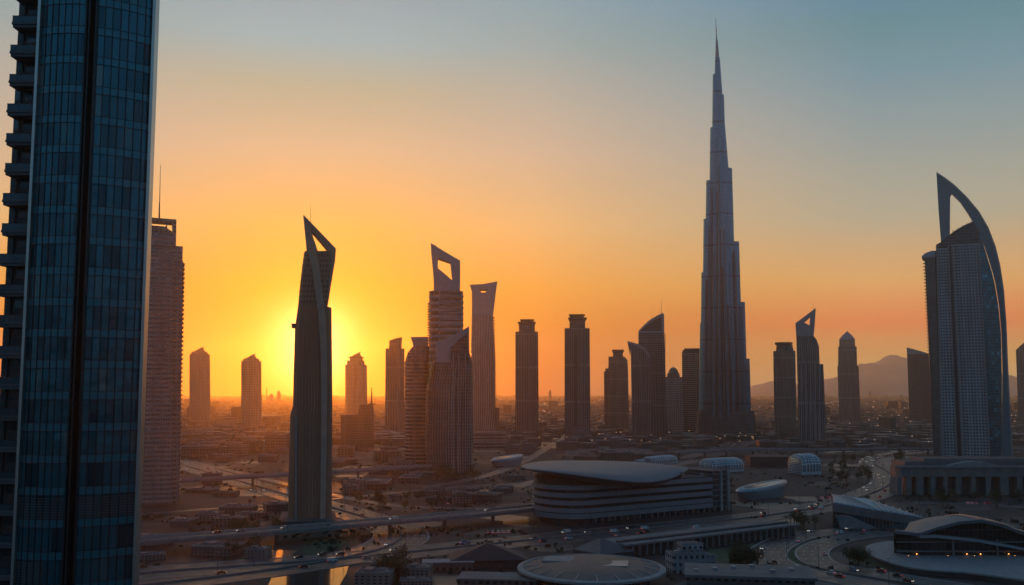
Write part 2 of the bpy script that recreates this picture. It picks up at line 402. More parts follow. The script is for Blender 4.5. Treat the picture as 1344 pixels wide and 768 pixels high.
# --- the big stepped skyscraper
T = Tower('stepped_skyscraper', 'tallest skyscraper, blue grey, stepping up in tiers to a needle spire', 952, 574, 62, cat='skyscraper')
L_t = [  # left wing tiers: top y, left px at top, left px at bottom
    (99, 935.4, 937), (168, 932, 934), (237, 926.7, 928.5), (287, 923.3, 926), (357, 920.5, 922.5), (424, 918.6, 919.5), (501, 917.6, 917.6)]
R_t = [(126, 950.4, 970), (222, 961, 974), (318, 970.3, 977), (397, 977.8, 982), (471, 984, 988)]
fr = fp_round(20, 3.2)
T.body('core', mt_glass_b, [(574, 934, 972, .25, .8), (300, 934, 963, .3, .75), (120, 937.5, 948, .38, .66), (76, 938.4, 944.8, .4, .62)], fr, smooth=True)
for i, (t, xt, xb) in enumerate(L_t):
    inn = 946
    T.body('wing_tier', mt_glass_b, [(574, xt - (574 - t) * .012, inn, .30 + .018 * i, .86 - .03 * i), (t, xt, min(inn, 943 + i), .34 + .018 * i, .8 - .03 * i)], fr, smooth=True)
for i, (t, xt, xb) in enumerate(R_t):
    T.body('wing_tier', mt_glass_b, [(574, xt + (574 - t) * .028, 955, .31 + .025 * i, .85 - .04 * i), (t, xt, 944 + i * 3, .35 + .025 * i, .78 - .04 * i)], fr, smooth=True)
for i, (t, xl, xr, y) in enumerate([(182, 941, 948.5, .2), (262, 940.5, 953, .13), (345, 940, 958, .07), (440, 939, 962, .02)]):
    T.body('wing_tier', mt_glass_b, [(574, xl - .5, xr + 2.5 + i, y, .7), (t, xl, xr, y + .06, .6)], fr, smooth=True)
mt_fin = plain('steel blue fin', (.10, .19, .24), .4, .5)
for pb, pt, t in ((922, 925.5, 366), (927, 929.5, 296), (932, 932.5, 245), (972.5, 964, 330), (978.5, 973.5, 404), (983.5, 981, 478)):
    T.body('fin', mt_fin, [(574, pb, pb + 1.1, .22, .34), (t, pt, pt + .9, .30, .4)])
mt_groove_shade = plain('painted groove shade', (.035, .045, .055), .5, .3)
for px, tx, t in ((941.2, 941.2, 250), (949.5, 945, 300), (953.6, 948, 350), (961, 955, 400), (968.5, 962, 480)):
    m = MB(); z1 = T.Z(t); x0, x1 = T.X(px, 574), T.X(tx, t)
    m.tube([(x0, -.5 * T.d - .6, 0), ((x0 + x1) / 2, -.5 * T.d + 1.2, z1 / 2), (x1, -.5 * T.d + 5.0, z1)], 1.7, 6, r2=1.1); m.build('recess', mt_groove_shade, T.e)  # dark tubes on the face paint the shade of grooves between columns
for px, tx, t in ((945.5, 943.5, 215), (957, 950.5, 300), (965, 959.5, 400), (937, 936.5, 330)):
    m = MB(); z1 = T.Z(t)
    x0, x1 = T.X(px, 574), T.X(tx, t); y0 = (-.5 + .0) * T.d
    m.tube([(x0, y0, 0), ((x0 + x1) / 2, y0 + 2, z1 / 2), (x1, y0 + 6, z1)], 2.3, 10, r2=1.5); smooth_angle(m.build('nose_column', mt_glass_b, T.e))
T.body('base', mt_glass_d, [(574, 912, 994.5, -.06, 1.0), (539, 914.6, 990.7, -.02, .95)], fp_round(24, 4), smooth=True)
T.body('spire', mt_steel, [(76, 938.7, 944.2, .45, .58), (52, 939.3, 942.2, .48, .55), (50, 939.6, 941.2, .49, .54), (22, 939.1, 939.5, .51, .52)], fp_round(10, 2), smooth=True)

# --- near twisted tower in front of the sun
T = Tower('twisted_tower', 'slender dark tower with open pointed frame top, directly in front of the sun', 407, 688, 30)
T.body('shaft', facade('sun tower facade', (.42, .18, .11), (.34, .14, .085), 3.5, 2.2, .6, .98, gmetal=.0, grough=.5, gvar=.15), [(688, 378, 435), (650, 378.5, 435.6), (600, 379.5, 436), (545, 381, 436.2), (533, 384.5, 436.2), (494, 385.3, 436), (430, 387.2, 435.4), (404.5, 391, 435)], fp_round(36, 3.6), smooth=True)  # warm base colours on this tower paint in the bloom of the sun
T.body('upper_body', facade('bloom tinted mesh cladding', (.30, .16, .11), (.18, .10, .07), 3.5, 2.0, .5, .5, gmetal=.2), [(404.4, 391, 429.8, .05, .95), (381, 393, 433.4, .07, .93), (350, 396.6, 437.2, .1, .9), (332, 399.2, 438.6, .12, .88)], fp_round(28, 4), smooth=True)
T.prof('crown', plain('bloom tinted crown cladding', (.48, .27, .2), .6, .0, .12), [(398, 282), (419, 303), (441, 325.5), (440, 340), (434, 377), (429.5, 403.6), (424, 403), (418, 380), (403, 338), (401.5, 318)], [[(407.6, 301), (431.4, 328), (417.4, 330)]], (.16, .6))
mt_bloom_tint = plain('bloom tinted ribbon cladding', (.55, .32, .24), .6, .0, .12)  # ribbon tinted warm to carry the sun's glow in its colour
T.prof('ribbon', mt_bloom_tint, [(398, 282), (402, 320), (410.5, 357), (418, 416), (421, 463), (421.5, 520), (421, 600), (420, 688), (427, 688), (428.5, 600), (429.5, 520), (429.5, 463), (427.5, 416), (418.5, 346), (407.6, 301)], y=(-.05, .3))
T.body('ledge', mt_steel_d, [(430, 382.8, 392, .2, .6), (425, 382.4, 392, .2, .6)])
T.piers(mt_steel, [388.5], 545, 688, 2.2, .5, 'corner_fin')
T.mast(407.5, 262, 300, .18)
T.body('podium', mt_cdark, [(689.5, 366, 442, -.4, 1.4), (684, 366, 442, -.4, 1.4)])

# --- stepped residential tower at the left
T = Tower('residential_tower', 'pinkish stone tower with antenna and balcony edge, right beside the dark glass tower', 210, 662, 34)
ms = facade('pink stone grid', (.34, .28, .265), (.22, .18, .18), 3.5, 1.8, .82, .42)
T.body('shaft', ms, [(662, 168, 234), (322, 176, 240)], top=mt_roof, y=(.12, 1))
T.body('front_bay', ms, [(662, 172, 224, 0, .2), (334, 179, 229.5, 0, .2)])
T.body('upper_body', ms, [(322, 176, 231, .1, .8), (306, 176.5, 231.4, .1, .8)])
T.prof('crown', mt_stone, [(177, 306.2), (231.4, 306.2), (231.6, 287), (177, 285.5)], [[(188, 290.5), (218, 291.5), (218, 297), (188, 296)], [(219.5, 291.5), (226, 291.8), (226, 303.5), (219.5, 299)]], (.1, .5))
T.piers(mt_cpale, [224.5, 232.5], 336, 662, 1.6, .6, 'corner_fin')
T.piers(mt_conc, [190, 201, 212], 336, 662, .7, .35)
T.teeth((242.5, 236.5), (238, 232), 342, 655, 52, y=(.15, .7), mat=mt_cpale)
T.body('balcony_core', mt_cdark, [(660, 231, 235, .2, .8), (342, 237, 240.8, .2, .8)])
T.mast(209, 213, 287, .45, .3, lean=1.5); T.mast(209, 262, 287, .8, .3, 'antenna_base')
T.body('podium', mt_low[1], [(690, 160, 287, -1.6, -.1), (672, 160, 285, -1.6, -.1)])
T.body('roof_unit', mt_conc, [(672.2, 190, 225, -1.4, -.8), (668, 190, 225, -1.4, -.8)])

# --- pair behind the sun, far left
def crowned(name, label, cx, by, xl, xr, top, neck, ct, mat, group=None, d=36, fp=None, kink=1):
    T = Tower(name, label, cx, by, d, group)
    c = (xl + xr) / 2; hw = (xr - xl) / 2
    T.body('shaft', mat, [(by, xl, xr + .8), (top, xl, xr)], fp or fp_cham(.16))
    T.body('shoulder', mat, [(top, c - hw * .86, c + hw * .8, .08, .92), (top - (top - ct) * .35, c - hw * .8, c + hw * .76, .1, .9)], fp_cham(.2))
    T.prof('crown', mt_stone, [(c - hw * .6, top), (c + hw * .66, top), (c + hw * .6, ct + 6), (c + hw * .34, ct + 1.5), (c + hw * .46, ct - 1.5), (c, ct + 1.2), (c - hw * .46, ct + 5), (c - hw * .56, ct + 4)], y=(.2, .8))
    T.body('parapet', mt_cdark, [(ct + 7, c - hw * .7, c + hw * .72, .15, .85), (ct + 6, c - hw * .74, c + hw * .78, .15, .85)])
    return T
grp = 'twin broken-crown towers left of the sun'
crowned('crowned_tower', 'hazy tower with broken crown, nearest the stone residential tower at left', 261.5, 557, 248.5, 275.6, 465, 0, 456, mt_stone, None)
crowned('crowned_tower', 'hazy tower with broken crown just left of the sun', 330, 566, 316.5, 343, 474, 0, 465, mt_stone, None)
crowned('crowned_tower', 'glowing tower with broken crown just right of the sun', 467.5, 553, 453, 481.6, 479, 0, 463, mt_stone, None)
T = Tower('slab_block', 'low wide block with corner mast at the foot of the glowing tower', 469, 588, 50, cat='building')
T.body('hall', mt_low[1], [(588, 448, 491), (545, 447, 490.5)]); T.body('upper_hall', mt_low[1], [(545, 470, 490.4, .1, .8), (531, 472, 490.2, .1, .8)])
T.mast(488, 509, 531, 1.6, .4, 'mast'); T.body('mast_arm', mt_cdark, [(531.3, 484, 493, .35, .5), (529.8, 484, 493, .35, .5)])

T = Tower('notched_tower', 'brown tower with slanted notch crown right of the glowing tower', 518.5, 572, 40)
T.body('shaft', mt_vert, [(572, 505, 531), (457.5, 506, 531)], fp_cham(.14))
T.prof('crown', mt_rib, [(510.5, 457.6), (527.2, 457.6), (527.4, 449), (528, 442.4), (519, 444), (510.8, 447.2)], y=(.15, .85))
T.piers(mt_conc, [508, 513, 518, 523, 528], 457.5, 572, .7, .8)
T.mast(523.5, 437, 444, .4)

T = Tower('split_crown_tower', 'round-cornered tower with V-shaped crown, left of the window-topped tower', 547, 614, 34)
T.body('shaft', mt_horiz, [(614, 534, 563.5), (606, 531.5, 563.6), (474.5, 531, 563.6)], fp_round(28, 3), smooth=True)
T.body('shoulder', mt_rib, [(474.6, 531.6, 563.4, .1, .9), (462.8, 535, 563.2, .15, .85), (455, 541.5, 563, .2, .8)], fp_cham(.2))
T.prof('crown', mt_steel, [(538.7, 442.4), (562, 442), (562.5, 455.6), (543, 455.6)], y=(.25, .6))
T.prof('brace', mt_steel, [(542, 454.6), (562, 446.5), (562, 448.5), (543, 456)], y=(.18, .26))
T.piers(mt_cpale, [545, 555], 456, 613, .6, .8)

T = Tower('window_topped_tower', 'tall banded tower whose raised slanted top frames a large open window', 585.5, 608, 38, Y=G(585, 620).y + 45)
mtb = mt_horiz_big
T.body('shaft', mtb, [(608, 563, 608), (383.5, 563, 608)], fp_round(32, 3.4), smooth=True)
T.body('cornice', mt_conc, [(384, 567, 605, .1, .9), (380.6, 569, 604, .1, .9)], fp_cham(.2))
T.prof('crown', mt_steel, [(569.4, 380.7), (569, 365), (567.6, 349.5), (566, 333), (565.3, 319), (584, 330.5), (604, 342), (604, 362), (603.8, 380.7)], [[(574.6, 338.5), (591, 344), (593.6, 368), (582, 358), (574.6, 352)]], (.25, .75))
T.teeth((561.2, 561.2), (564, 564), 396, 452, 16, y=(.3, .7))
T.piers(mt_conc, [566, 569.5], 384, 608, .8, .5)
for k in range(13):
    py = 388 + k * 7.6
    T.body('floor_band', mt_cpale, [(py + 2.6, 572.5, 608.4, -.035, .6), (py, 572.5, 608.4, -.035, .6)], fp_round(20, 3.6))
T.mast(571, 316, 321, .3)

T = Tower('horned_tower', 'broad ribbed tower with sweeping horn roof in front of the window-topped tower', 589, 622, 40)
mh = facade('ribbed horned facade', (.27, .235, .22), (.08, .08, .09), 3.4, 2.8, .55, .86)
T.body('shaft', mh, [(622, 565, 619.5), (612, 561, 620.5), (600, 558.6, 620.8), (570, 557.6, 621), (508, 559.8, 621), (476, 566, 621)], fp_round(36, 3.6), smooth=True)
T.prof('crown', mt_steel, [(572, 476.5), (572, 448.4), (580, 446), (587, 443.6), (594, 440.6), (605, 434.8), (615.8, 428), (616, 476.5)], y=(.1, .3))
T.prof('crown_glass', mt_glass_d, [(591.5, 476), (592, 456), (602, 446), (614.3, 437), (615.3, 476)], y=(.05, .1))
T.body('back_crown', mt_rib, [(476.4, 569, 620, .3, .95), (462, 574, 616, .3, .9)], fp_cham(.1))
T.piers(mt_cpale, [594.8, 602, 611], 464, 621.5, 1.5, 1.2)
T.prof('sun_glint', plain('sun glint crescent', (.55, .38, .2), .22, 1.0), [(568.5, 476), (568, 484), (565.5, 494), (559.6, 508), (561.4, 500), (564.4, 490), (566.4, 478)], y=(-.03, .1))  # brassy crescent modelled in place of the sun's glint on the curved edge
for k in range(34):
    py = 512 + k * 3.2
    T.body('floor_band', mt_conc, [(py + 1.3, 557.9 if py < 600 else 558.6, 594, -.02, .5), (py, 557.9 if py < 600 else 558.4, 594, -.02, .5)], fp_round(20, 3.0))

T = Tower('waisted_tower', 'pale tower curving in at the waist to a flared top with small slot opening', 635, 571, 44)
T.body('shaft', facade('pale fluted facade', (.34, .31, .31), (.13, .13, .145), 3.8, 4.0, .5, .95), [(571, 616.5, 654, -.0, 1), (536, 616.6, 650.4), (470, 617.6, 650.2), (430, 618.8, 648), (414, 619, 647.2, .06, .94)], fp_round(28, 4), smooth=True)
T.prof('crown', mt_steel, [(619.2, 414.2), (619.4, 400), (619.2, 383), (616.3, 373.7), (634, 372.8), (652.8, 369.3), (651, 383), (649.4, 396), (647.2, 414.2)], [[(628, 380), (640, 380), (637, 384), (632, 384)]], (.1, .85))
T.teeth((649, 652.3), (646, 649), 415, 530, 30, y=(.2, .7))
T.body('side_wing', mt_rib, [(571, 650, 655.3, .1, .9), (535.5, 650, 655.2, .1, .9)])
for k, (a, b, yy) in enumerate([(560, 672, 566), (562, 668, 571.6), (564, 672, 577), (560, 670, 582.6)]): pass
T = Tower('terraced_podium', 'low stacked oval terraces at the foot of the waisted tower', 640, 588, 60, cat='building')
for k in range(4):
    T.body('terrace', mt_horiz, [(588 - k * 5.4 + .2, 600 + k * 2, 668 - k * 1.6, k * .1, 1 - k * .08), (588 - k * 5.4 - 3.4, 600 + k * 2, 668 - k * 1.6, k * .1, 1 - k * .08)], fp_round(28, 2.4), smooth=True)
    T.body('terrace_slab', mt_cpale, [(588 - k * 5.4 - 3.4, 599 + k * 2, 669.5 - k * 1.6, k * .1 - .02, 1.02 - k * .08), (588 - k * 5.4 - 5, 599 + k * 2, 669.5 - k * 1.6, k * .1 - .02, 1.02 - k * .08)], fp_round(28, 2.4), smooth=True)

# --- the flared-crown pair
def flared(label, cx, by, sh, top, neck, fl, cap, d=40, mat=mt_vert, piers=()):
    T = Tower('flared_crown_tower', label, cx, by, d)
    T.body('shaft', mat, [(by, sh[0], sh[1] + 1.2), (top, sh[0], sh[1])], fp_notch(.16))
    T.body('crown', mt_rib, [(top, neck[0], neck[1], .15, .85), (fl[2] + 4, neck[0], neck[1], .15, .85), (fl[2], fl[0], fl[1], .08, .92), (fl[2] - .8, fl[0], fl[1], .08, .92)], fp_cham(.25))
    T.body('cap', mt_cdark, [(fl[2] - .7, cap[0] + 1, cap[1] - 1, .15, .85), (cap[2] + 1, cap[0] + .5, cap[1] - .5, .15, .85), (cap[2] + .9, cap[0] - .5, cap[1] + .5, .12, .88), (cap[2], cap[0] - .5, cap[1] + .5, .12, .88)], fp_cham(.25))
    T.piers(mt_conc, piers, top, by, .9, 1.0)
    return T
flared('dark brown square tower with flared crown, left one of the lookalike pair', 691.5, 572, (676.4, 706.2), 435.3, (681, 702), (679.5, 703.3, 423), (683, 701, 419), piers=(683, 688, 694, 700))
T = flared('dark brown square tower with flared crown, taller right one of the lookalike pair', 758, 578, (741, 774), 430.7, (747.4, 768), (745.4, 770.4, 417.5), (747, 767.4, 412.4), piers=(748, 753, 758, 763, 768))
T.body('sign_strip', mt_cdark, [(560, 754.5, 757.5, -.03, .1), (440, 754.5, 757.5, -.03, .1)], parent=T.e)

T = Tower('stone_tower', 'stepped stone tower with small flared crown, left of the two antenna sails', 809.5, 566.5, 40)
T.body('shaft', mt_stone2, [(566.5, 798.8, 825.7), (487, 798.5, 824.4), (473, 798.6, 823.6), (468, 798.7, 819.8)], fp_cham(.12))
T.body('side_wing', mt_stone2, [(566.5, 793.3, 800, .15, .85), (487.5, 792.6, 800, .15, .85)]); T.body('side_cap', mt_stone, [(487.5, 794.5, 799, .3, .7), (483.5, 794.7, 799, .3, .7)])
T.body('crown', mt_rib, [(468, 804.5, 817.5, .2, .8), (463.5, 804.5, 817.5, .2, .8), (461, 803.3, 819, .15, .85), (458.8, 803.5, 818.8, .15, .85)], fp_cham(.2))

T = Tower('twin_sail_tower', 'dark pair of joined curved sail towers with antennas, left of the tallest skyscraper', 850, 576, 44)
T.body('shaft', mt_rib, [(576, 838.5, 876.3, .1, 1), (437, 837.8, 872, .1, 1)], fp_cham(.1))
T.prof('crown', mt_steel, [(837.8, 437.2), (838.2, 434), (846, 426), (852, 420.5), (857.8, 417), (863, 414), (870, 411), (871.6, 412.6), (872, 437.2)], [[(841, 434.8), (848, 427.6), (858.5, 420), (868, 415.5), (868.5, 434.8)]], (.12, .3))
T.prof('crown_glass', mt_glass_d, [(839, 436.8), (848, 426.9), (858.5, 419), (868.6, 414.5), (869, 436.8)], y=(.22, .9))
T.prof('side_sail', mt_vert, [(829.7, 576), (827.8, 455), (826.8, 466), (823.4, 447.6), (830, 449.2), (837.7, 451.6), (846, 456), (854, 467), (855.5, 520), (856, 576)], y=(0, .6))
T.prof('sail_edge', mt_steel, [(823.4, 447.6), (830, 449.2), (837.7, 451.6), (846, 456), (854, 467), (853, 471), (845, 460), (836, 455), (825, 450.5)], y=(-.03, .0))
T.piers(mt_conc, [834, 840, 847], 470, 575, .8, .8); T.piers(mt_conc, [860, 866, 873], 438, 575, .7, -3.4)
T.mast(868.4, 393, 412, .5); T.mast(855, 400, 419, .25); T.mast(858, 404, 418, .2); T.mast(865, 405, 414, .3)

T = Tower('domed_tower', 'pale stone tower with rounded dome, between the twin sails and the flat-topped tower', 884, 570, 36)
T.body('shaft', facade('pale window grid', (.40, .35, .31), (.06, .06, .07), 4.6, 4.4, .5, .5), [(570, 873, 898), (495, 873.5, 896)])
T.body('shoulder', mt_stone, [(495, 875, 892.5, .1, .9), (490, 876, 891.5, .1, .9)], fp_cham(.2))
T.body('dome', mt_stone, [(490, 877, 890.6, .2, .8), (487, 877.5, 890, .22, .78), (484, 879.5, 887.8, .3, .7), (482.2, 881.8, 885.6, .42, .58)], fp_round(20, 2), smooth=True)
T.mast(883.6, 478.5, 483, .5)
T = Tower('flat_topped_tower', 'dark banded flat-topped tower touching the left foot of the tallest skyscraper', 907, 570, 42)
T.body('shaft', mt_horiz, [(570, 896, 922), (462, 895, 920)]); T.body('cornice', mt_cdark, [(462.2, 896, 919.6, .04, .96), (459.4, 895.6, 919.8, .02, .98)]); T.body('crown', mt_rib, [(459.5, 898, 919, .05, .95), (457.2, 898, 918.8, .05, .95)])

T = Tower('round_capped_tower', 'reddish brown tower with round cap, touching the left side of the triangle-topped tower', 1029, 574, 38)
T.body('shaft', mt_stone2, [(574, 1016.6, 1046), (461, 1014.8, 1044), (460.6, 1016, 1043)], fp_cham(.15))
T.body('neck', mt_rib, [(460.7, 1018, 1042, .1, .9), (453, 1018.8, 1040, .12, .88)], fp_round(24, 2.4))
T.body('cap', mt_cdark, [(453, 1017.4, 1040.2, .05, .95), (449.6, 1016.8, 1040.4, .05, .95)], fp_round(24, 2.2), smooth=True)
T.piers(mt_conc, [1021, 1027, 1033], 461, 573, .8, .8); T.mast(1034, 445, 450, .3); T.mast(1028, 446.5, 450, .3)

T = Tower('triangle_topped_tower', 'dark tower with pointed top pierced by a triangular hole, right of the tallest skyscraper', 1066, 585, 42)
T.body('shaft', mt_vert, [(585, 1048.4, 1084.4), (536, 1047.5, 1083), (478, 1046, 1080.6)], fp_cham(.12))
T.body('shoulder', mt_vert, [(478, 1046, 1075.8, .05, .95), (455, 1045.4, 1075, .08, .92), (446, 1045.2, 1072, .1, .9), (441, 1045, 1068, .1, .9)], fp_cham(.12))
T.prof('crown', mt_steel, [(1045, 441.5), (1044, 423.8), (1057, 414.5), (1070.8, 404.2), (1069.5, 424), (1068, 441.5)], [[(1063.4, 415.3), (1062.5, 427), (1054.7, 423)]], (.2, .75))
T.piers(mt_steel, [1052, 1058, 1064, 1070, 1076], 478, 584, 1.3, 1.3); T.mast(1067.6, 398, 408, .3)

T = Tower('pyramid_topped_tower', 'hazy tower with small pyramid roof, standing alone before the hills', 1115, 555, 50)
T.body('shaft', mt_vert, [(555, 1101.6, 1129.8), (480.6, 1099, 1127)], fp_cham(.1)); T.body('upper_body', mt_vert, [(480.7, 1100, 1125, .06, .94), (455, 1100, 1124.4, .06, .94)], fp_cham(.12))
T.body('shoulder', mt_stone, [(455, 1101.4, 1122.4, .12, .88), (445.6, 1101.6, 1122, .12, .88)], fp_cham(.15))
T.body('roof', mt_steel, [(445.6, 1101, 1122.6, .1, .9), (440, 1105.6, 1118, .28, .72), (435, 1111.4, 1112.4, .48, .52)], fp_cham(.2)); T.mast(1112, 431, 437, .4)

T = Tower('wedge_tower', 'dark slab tower with slanted wedge roof beside the large sail tower', 1207, 556, 50)
T.body('shaft', mt_glass_d, [(556, 1194, 1224), (465, 1190.5, 1219)]); T.prof('crown', mt_steel, [(1190.4, 465.2), (1190, 455.6), (1215.6, 463), (1219, 465.2)], y=(.05, .95))
T = Tower('edge_tower', 'pale slanted tower cut by the right edge of the view', 1347, 556, 46)
T.body('shaft', mt_vert, [(556, 1337, 1362), (459, 1333.3, 1358)]); T.prof('crown', mt_rib, [(1333.3, 459.2), (1340, 453), (1345, 449), (1358, 459.2)], y=(.1, .9))

# --- the sail-shaped tower on the right
T = Tower('sail_tower', 'large pale hotel tower with a curved sail arch sweeping over its roof, at right', 1272, 606, 34, cat='tower')
mw = facade('hotel window grid', (.36, .39, .43), (.035, .05, .07), 3.75, 3.6, .56, .52, gmetal=.3)
arc_o = [(1330.4, 606), (1326.5, 540), (1324.2, 500), (1322.5, 461), (1321.2, 425), (1317.8, 381), (1313, 350), (1307, 325), (1297.5, 300), (1285, 278), (1269, 258), (1253.8, 242), (1241, 231), (1228.8, 222)]
arc_i = [(1249, 252.5), (1260, 264), (1269, 278), (1277, 291), (1285, 307), (1292, 323), (1297.5, 340.6), (1303, 358), (1307, 375), (1311.6, 403), (1314.7, 440), (1316, 492), (1315.6, 540), (1314.4, 606)]
leg = [(1231.5, 270), (1235, 317), (1246.6, 311), (1247, 256)]
T.prof('sail_arch', plain('dark teal sail cladding', (.13, .23, .28), .4, .3, .12), arc_o + leg + arc_i, y=(.2, .42))
T.prof('arch_edge', mt_steel, arc_o + [(1230.5, 226), (1240, 233.4), (1252.6, 244.4), (1267.5, 260), (1283.4, 280), (1295.4, 301.6), (1304.8, 326), (1310.8, 351), (1315.6, 381.5), (1319, 425), (1320.4, 461), (1322, 500), (1324.2, 540), (1328, 606)], y=(.14, .2))
T.body('hotel_block', mw, [(606, 1262.5, 1299.6, .0, .8), (320, 1248, 1285.4, .0, .8)])
T.body('hotel_block', mw, [(606, 1236, 1257, .02, .8), (323.5, 1228.5, 1245, .02, .8)])
T.body('recess', mt_steel_d, [(606, 1256, 1263.5, .1, .8), (320.5, 1244, 1249, .1, .8)])
T.piers(mt_cpale, [1261.6], 0, 0) if False else None
def slant(T, name, mat, x0t, x0b, x1t, x1b, pt, pb, y): return T.body(name, mat, [(pb, x0b, x1b, *y), (pt, x0t, x1t, *y)])
for a, b in ((1228.3, 1235.4), (1243.6, 1255.4), (1249.2, 1263), (1284.2, 1298.4)):
    slant(T, 'corner_pier', mt_cpale, a, b, a + 1.8, b + 1.8, 321, 606, (-.04, .1))
for i in range(5):
    f0 = .16 + .17 * i
    a = 1249 + (1285 - 1249) * f0; b = 1263 + (1299.6 - 1263) * f0
    slant(T, 'window_pier', mt_cpale, a, b, a + 1.0, b + 1.0, 322, 606, (-.02, .05))
T.prof('glass_sail', mt_teal, [(1299, 606), (1292, 470), (1285.6, 322), (1272, 312), (1284, 305), (1291, 322), (1296.5, 340.6), (1302, 358), (1306, 375), (1310.6, 403), (1314, 440), (1315, 492), (1314.6, 540), (1313.4, 606)], y=(.12, .8))
T.prof('roof_house', mt_glass_d, [(1228.2, 323.6), (1228.4, 319), (1235, 315.6), (1244, 308), (1253.8, 301.6), (1265, 295.5), (1277, 291), (1285.4, 306), (1285.8, 320.6), (1248, 320.4)], y=(.08, .75))
for k in range(14):
    a = 1250 + k * 2.05; b = 303.8 - k * .95
    T.body('roof_spike', mt_steel_d, [(b + 2, a, a + .9, .2, .26), (b - (1.6 if k % 3 else 3), a + .1, a + .8, .2, .26)])
T.body('side_wing', mt_conc, [(606, 1227.6, 1236.6, .05, .75), (332, 1213, 1228.6, .05, .75)], fp_cham(.2))
T.body('side_cap', mt_steel, [(335.4, 1209.6, 1228.4, .02, .7), (333, 1209.4, 1228.4, .02, .7), (329, 1214, 1228.4, .05, .7), (326.6, 1222, 1228.4, .1, .7)], fp_cham(.15))
T.teeth((1211.4, 1225), (1217, 1230.6), 337, 604, 62, y=(.0, .16), mat=mt_conc)
T.body('balcony_core', mt_cdark, [(605, 1226, 1231, .1, .7), (336, 1213.4, 1219, .1, .7)])

# arcade at its foot
T = Tower('arcade_podium', 'long stone arcade with tall dark openings at the foot of the sail tower', 1265, 650, 40, cat='building', Y=G(1265, 650).y, face=False)
T.body('back_wall', plain('arcade wall', (.13, .125, .14), .7), [(650, 1185, 1392, .25, 1), (606, 1188, 1386, .25, 1)], top=mt_roof)
T.body('entablature', mt_conc, [(626, 1183, 1394, -.0, .3), (614, 1183, 1394, -.0, .3)]); T.body('cornice', mt_cpale, [(614, 1181, 1396, -.03, .32), (612, 1181, 1396, -.03, .32)])
for i, (a, b) in enumerate([(1178, 1184), (1190, 1196.5), (1203, 1212), (1221.5, 1228), (1238.5, 1244), (1255, 1261.5), (1275, 1281), (1294, 1301), (1313, 1324), (1335, 1342), (1354, 1361), (1374, 1381)]):
    T.body('column', mt_conc, [(650, a, b, 0, .14), (626, a, b, 0, .14)])
T.prof('pediment', mt_cpale, [(1244, 612), (1255, 609), (1268, 606.6), (1281, 605.6), (1294, 606.6), (1304, 609), (1313, 612)], y=(.05, .4))
T.body('upper_terrace', mt_conc, [(606.2, 1212, 1345, .3, 1), (602, 1212, 1345, .3, 1)])
for px in (1233, 1249, 1268, 1288, 1306, 1328):
    m = MB(); x = T.X(px, 645); z = T.Z(645.5)
    for k in range(4): m.box(x - 2.6 + k * 1.5, x - 2.2 + k * 1.5, -9.8, -9.5, z + (k % 2) * .6, z + .5 + (k % 2) * .6)
    m.build('entrance_lamp', mt_lamp_s, T.e)

# ------------------------------------------------------------------ glass tower near the camera, left
tg = empty('glass_tower', (P(90, 514, 150).x, 160, 0), 'dark teal glass tower with curved front and side balconies, nearest at far left', 'tower')
gx0, gy0 = tg.location.x, 160
mg, t, b = new_mat('teal tower glass')
uv = N(t, 'ShaderNodeUVMap'); sx = N(t, 'ShaderNodeSeparateXYZ'); t.links.new(uv.outputs[0], sx.inputs[0])
cell = N(t, 'ShaderNodeCombineXYZ'); t.links.new(M2(t, 'FLOOR', M2(t, 'DIVIDE', sx.outputs[0], 1.16)), cell.inputs[0]); t.links.new(M2(t, 'FLOOR', M2(t, 'DIVIDE', sx.outputs[1], 4.7)), cell.inputs[1])
wn = N(t, 'ShaderNodeTexWhiteNoise'); t.links.new(cell.outputs[0], wn.inputs['Vector'])
t.links.new(RAMP(t, wn.outputs[0], [(0, (.008, .06, .08)), (.55, (.03, .18, .23)), (.88, (.02, .13, .17)), (.96, (.03, .16, .19)), (1, (.22, .25, .24))]), b.inputs['Base Color'])
b.inputs['Metallic'].default_value = .55; t.links.new(M2(t, 'MULTIPLY_ADD', wn.outputs[0], .1, .06), b.inputs['Roughness'])
nz = N(t, 'ShaderNodeTexNoise', inp={'Scale': .5, 'Detail': 2}); tcn = N(t, 'ShaderNodeTexCoord'); t.links.new(tcn.outputs['Object'], nz.inputs['Vector'])
bp = N(t, 'ShaderNodeBump', inp={'Strength': .5, 'Distance': .3}); t.links.new(nz.outputs[0], bp.inputs['Height']); t.links.new(bp.outputs[0], b.inputs['Normal'])
m_glass = mg
m_span = plain('spandrel glass', (.04, .20, .25), .3, .5, .15, 1.5)
m_mull = plain('dark mullion', (.03, .035, .04), .4, .5)
m_fin = plain('polished edge fin', (.62, .55, .5), .28, .85, .1)
m_slab = plain('balcony slab', (.11, .11, .12), .7)
FL = 4.7; ZB, ZT = 0, 178
xl_, xr_ = P(31, 514, 150.5).x - gx0, P(184.5, 514, 155).x - gx0
def arc(t_, off=0.0):
    return (xl_ + (xr_ - xl_) * t_, 150.5 - gy0 + 4.6 * t_ - 3.0 * 4 * t_ * (1 - t_) - off)
NS = 32; ts = [i / NS for i in range(NS + 1)]
S0, S1 = .465, .565     # the dark vertical slot
def arc_strip(m, t0, t1, z0, z1, off, th, mi=0):
    k = max(2, int((t1 - t0) * NS)); f = [arc(t0 + (t1 - t0) * i / k, off) for i in range(k + 1)]; r = [arc(t0 + (t1 - t0) * i / k, off - th) for i in range(k, -1, -1)]
    m.loft([(z0, f + r), (z1, f + r)], mi)
m = MB(); arc_strip(m, 0, S0, ZB, ZT, 0, .5); m.build('glass_facade', m_glass, tg)
m = MB(); arc_strip(m, S1, 1, ZB, ZT, 0, .5); m.build('glass_facade', m_glass, tg)
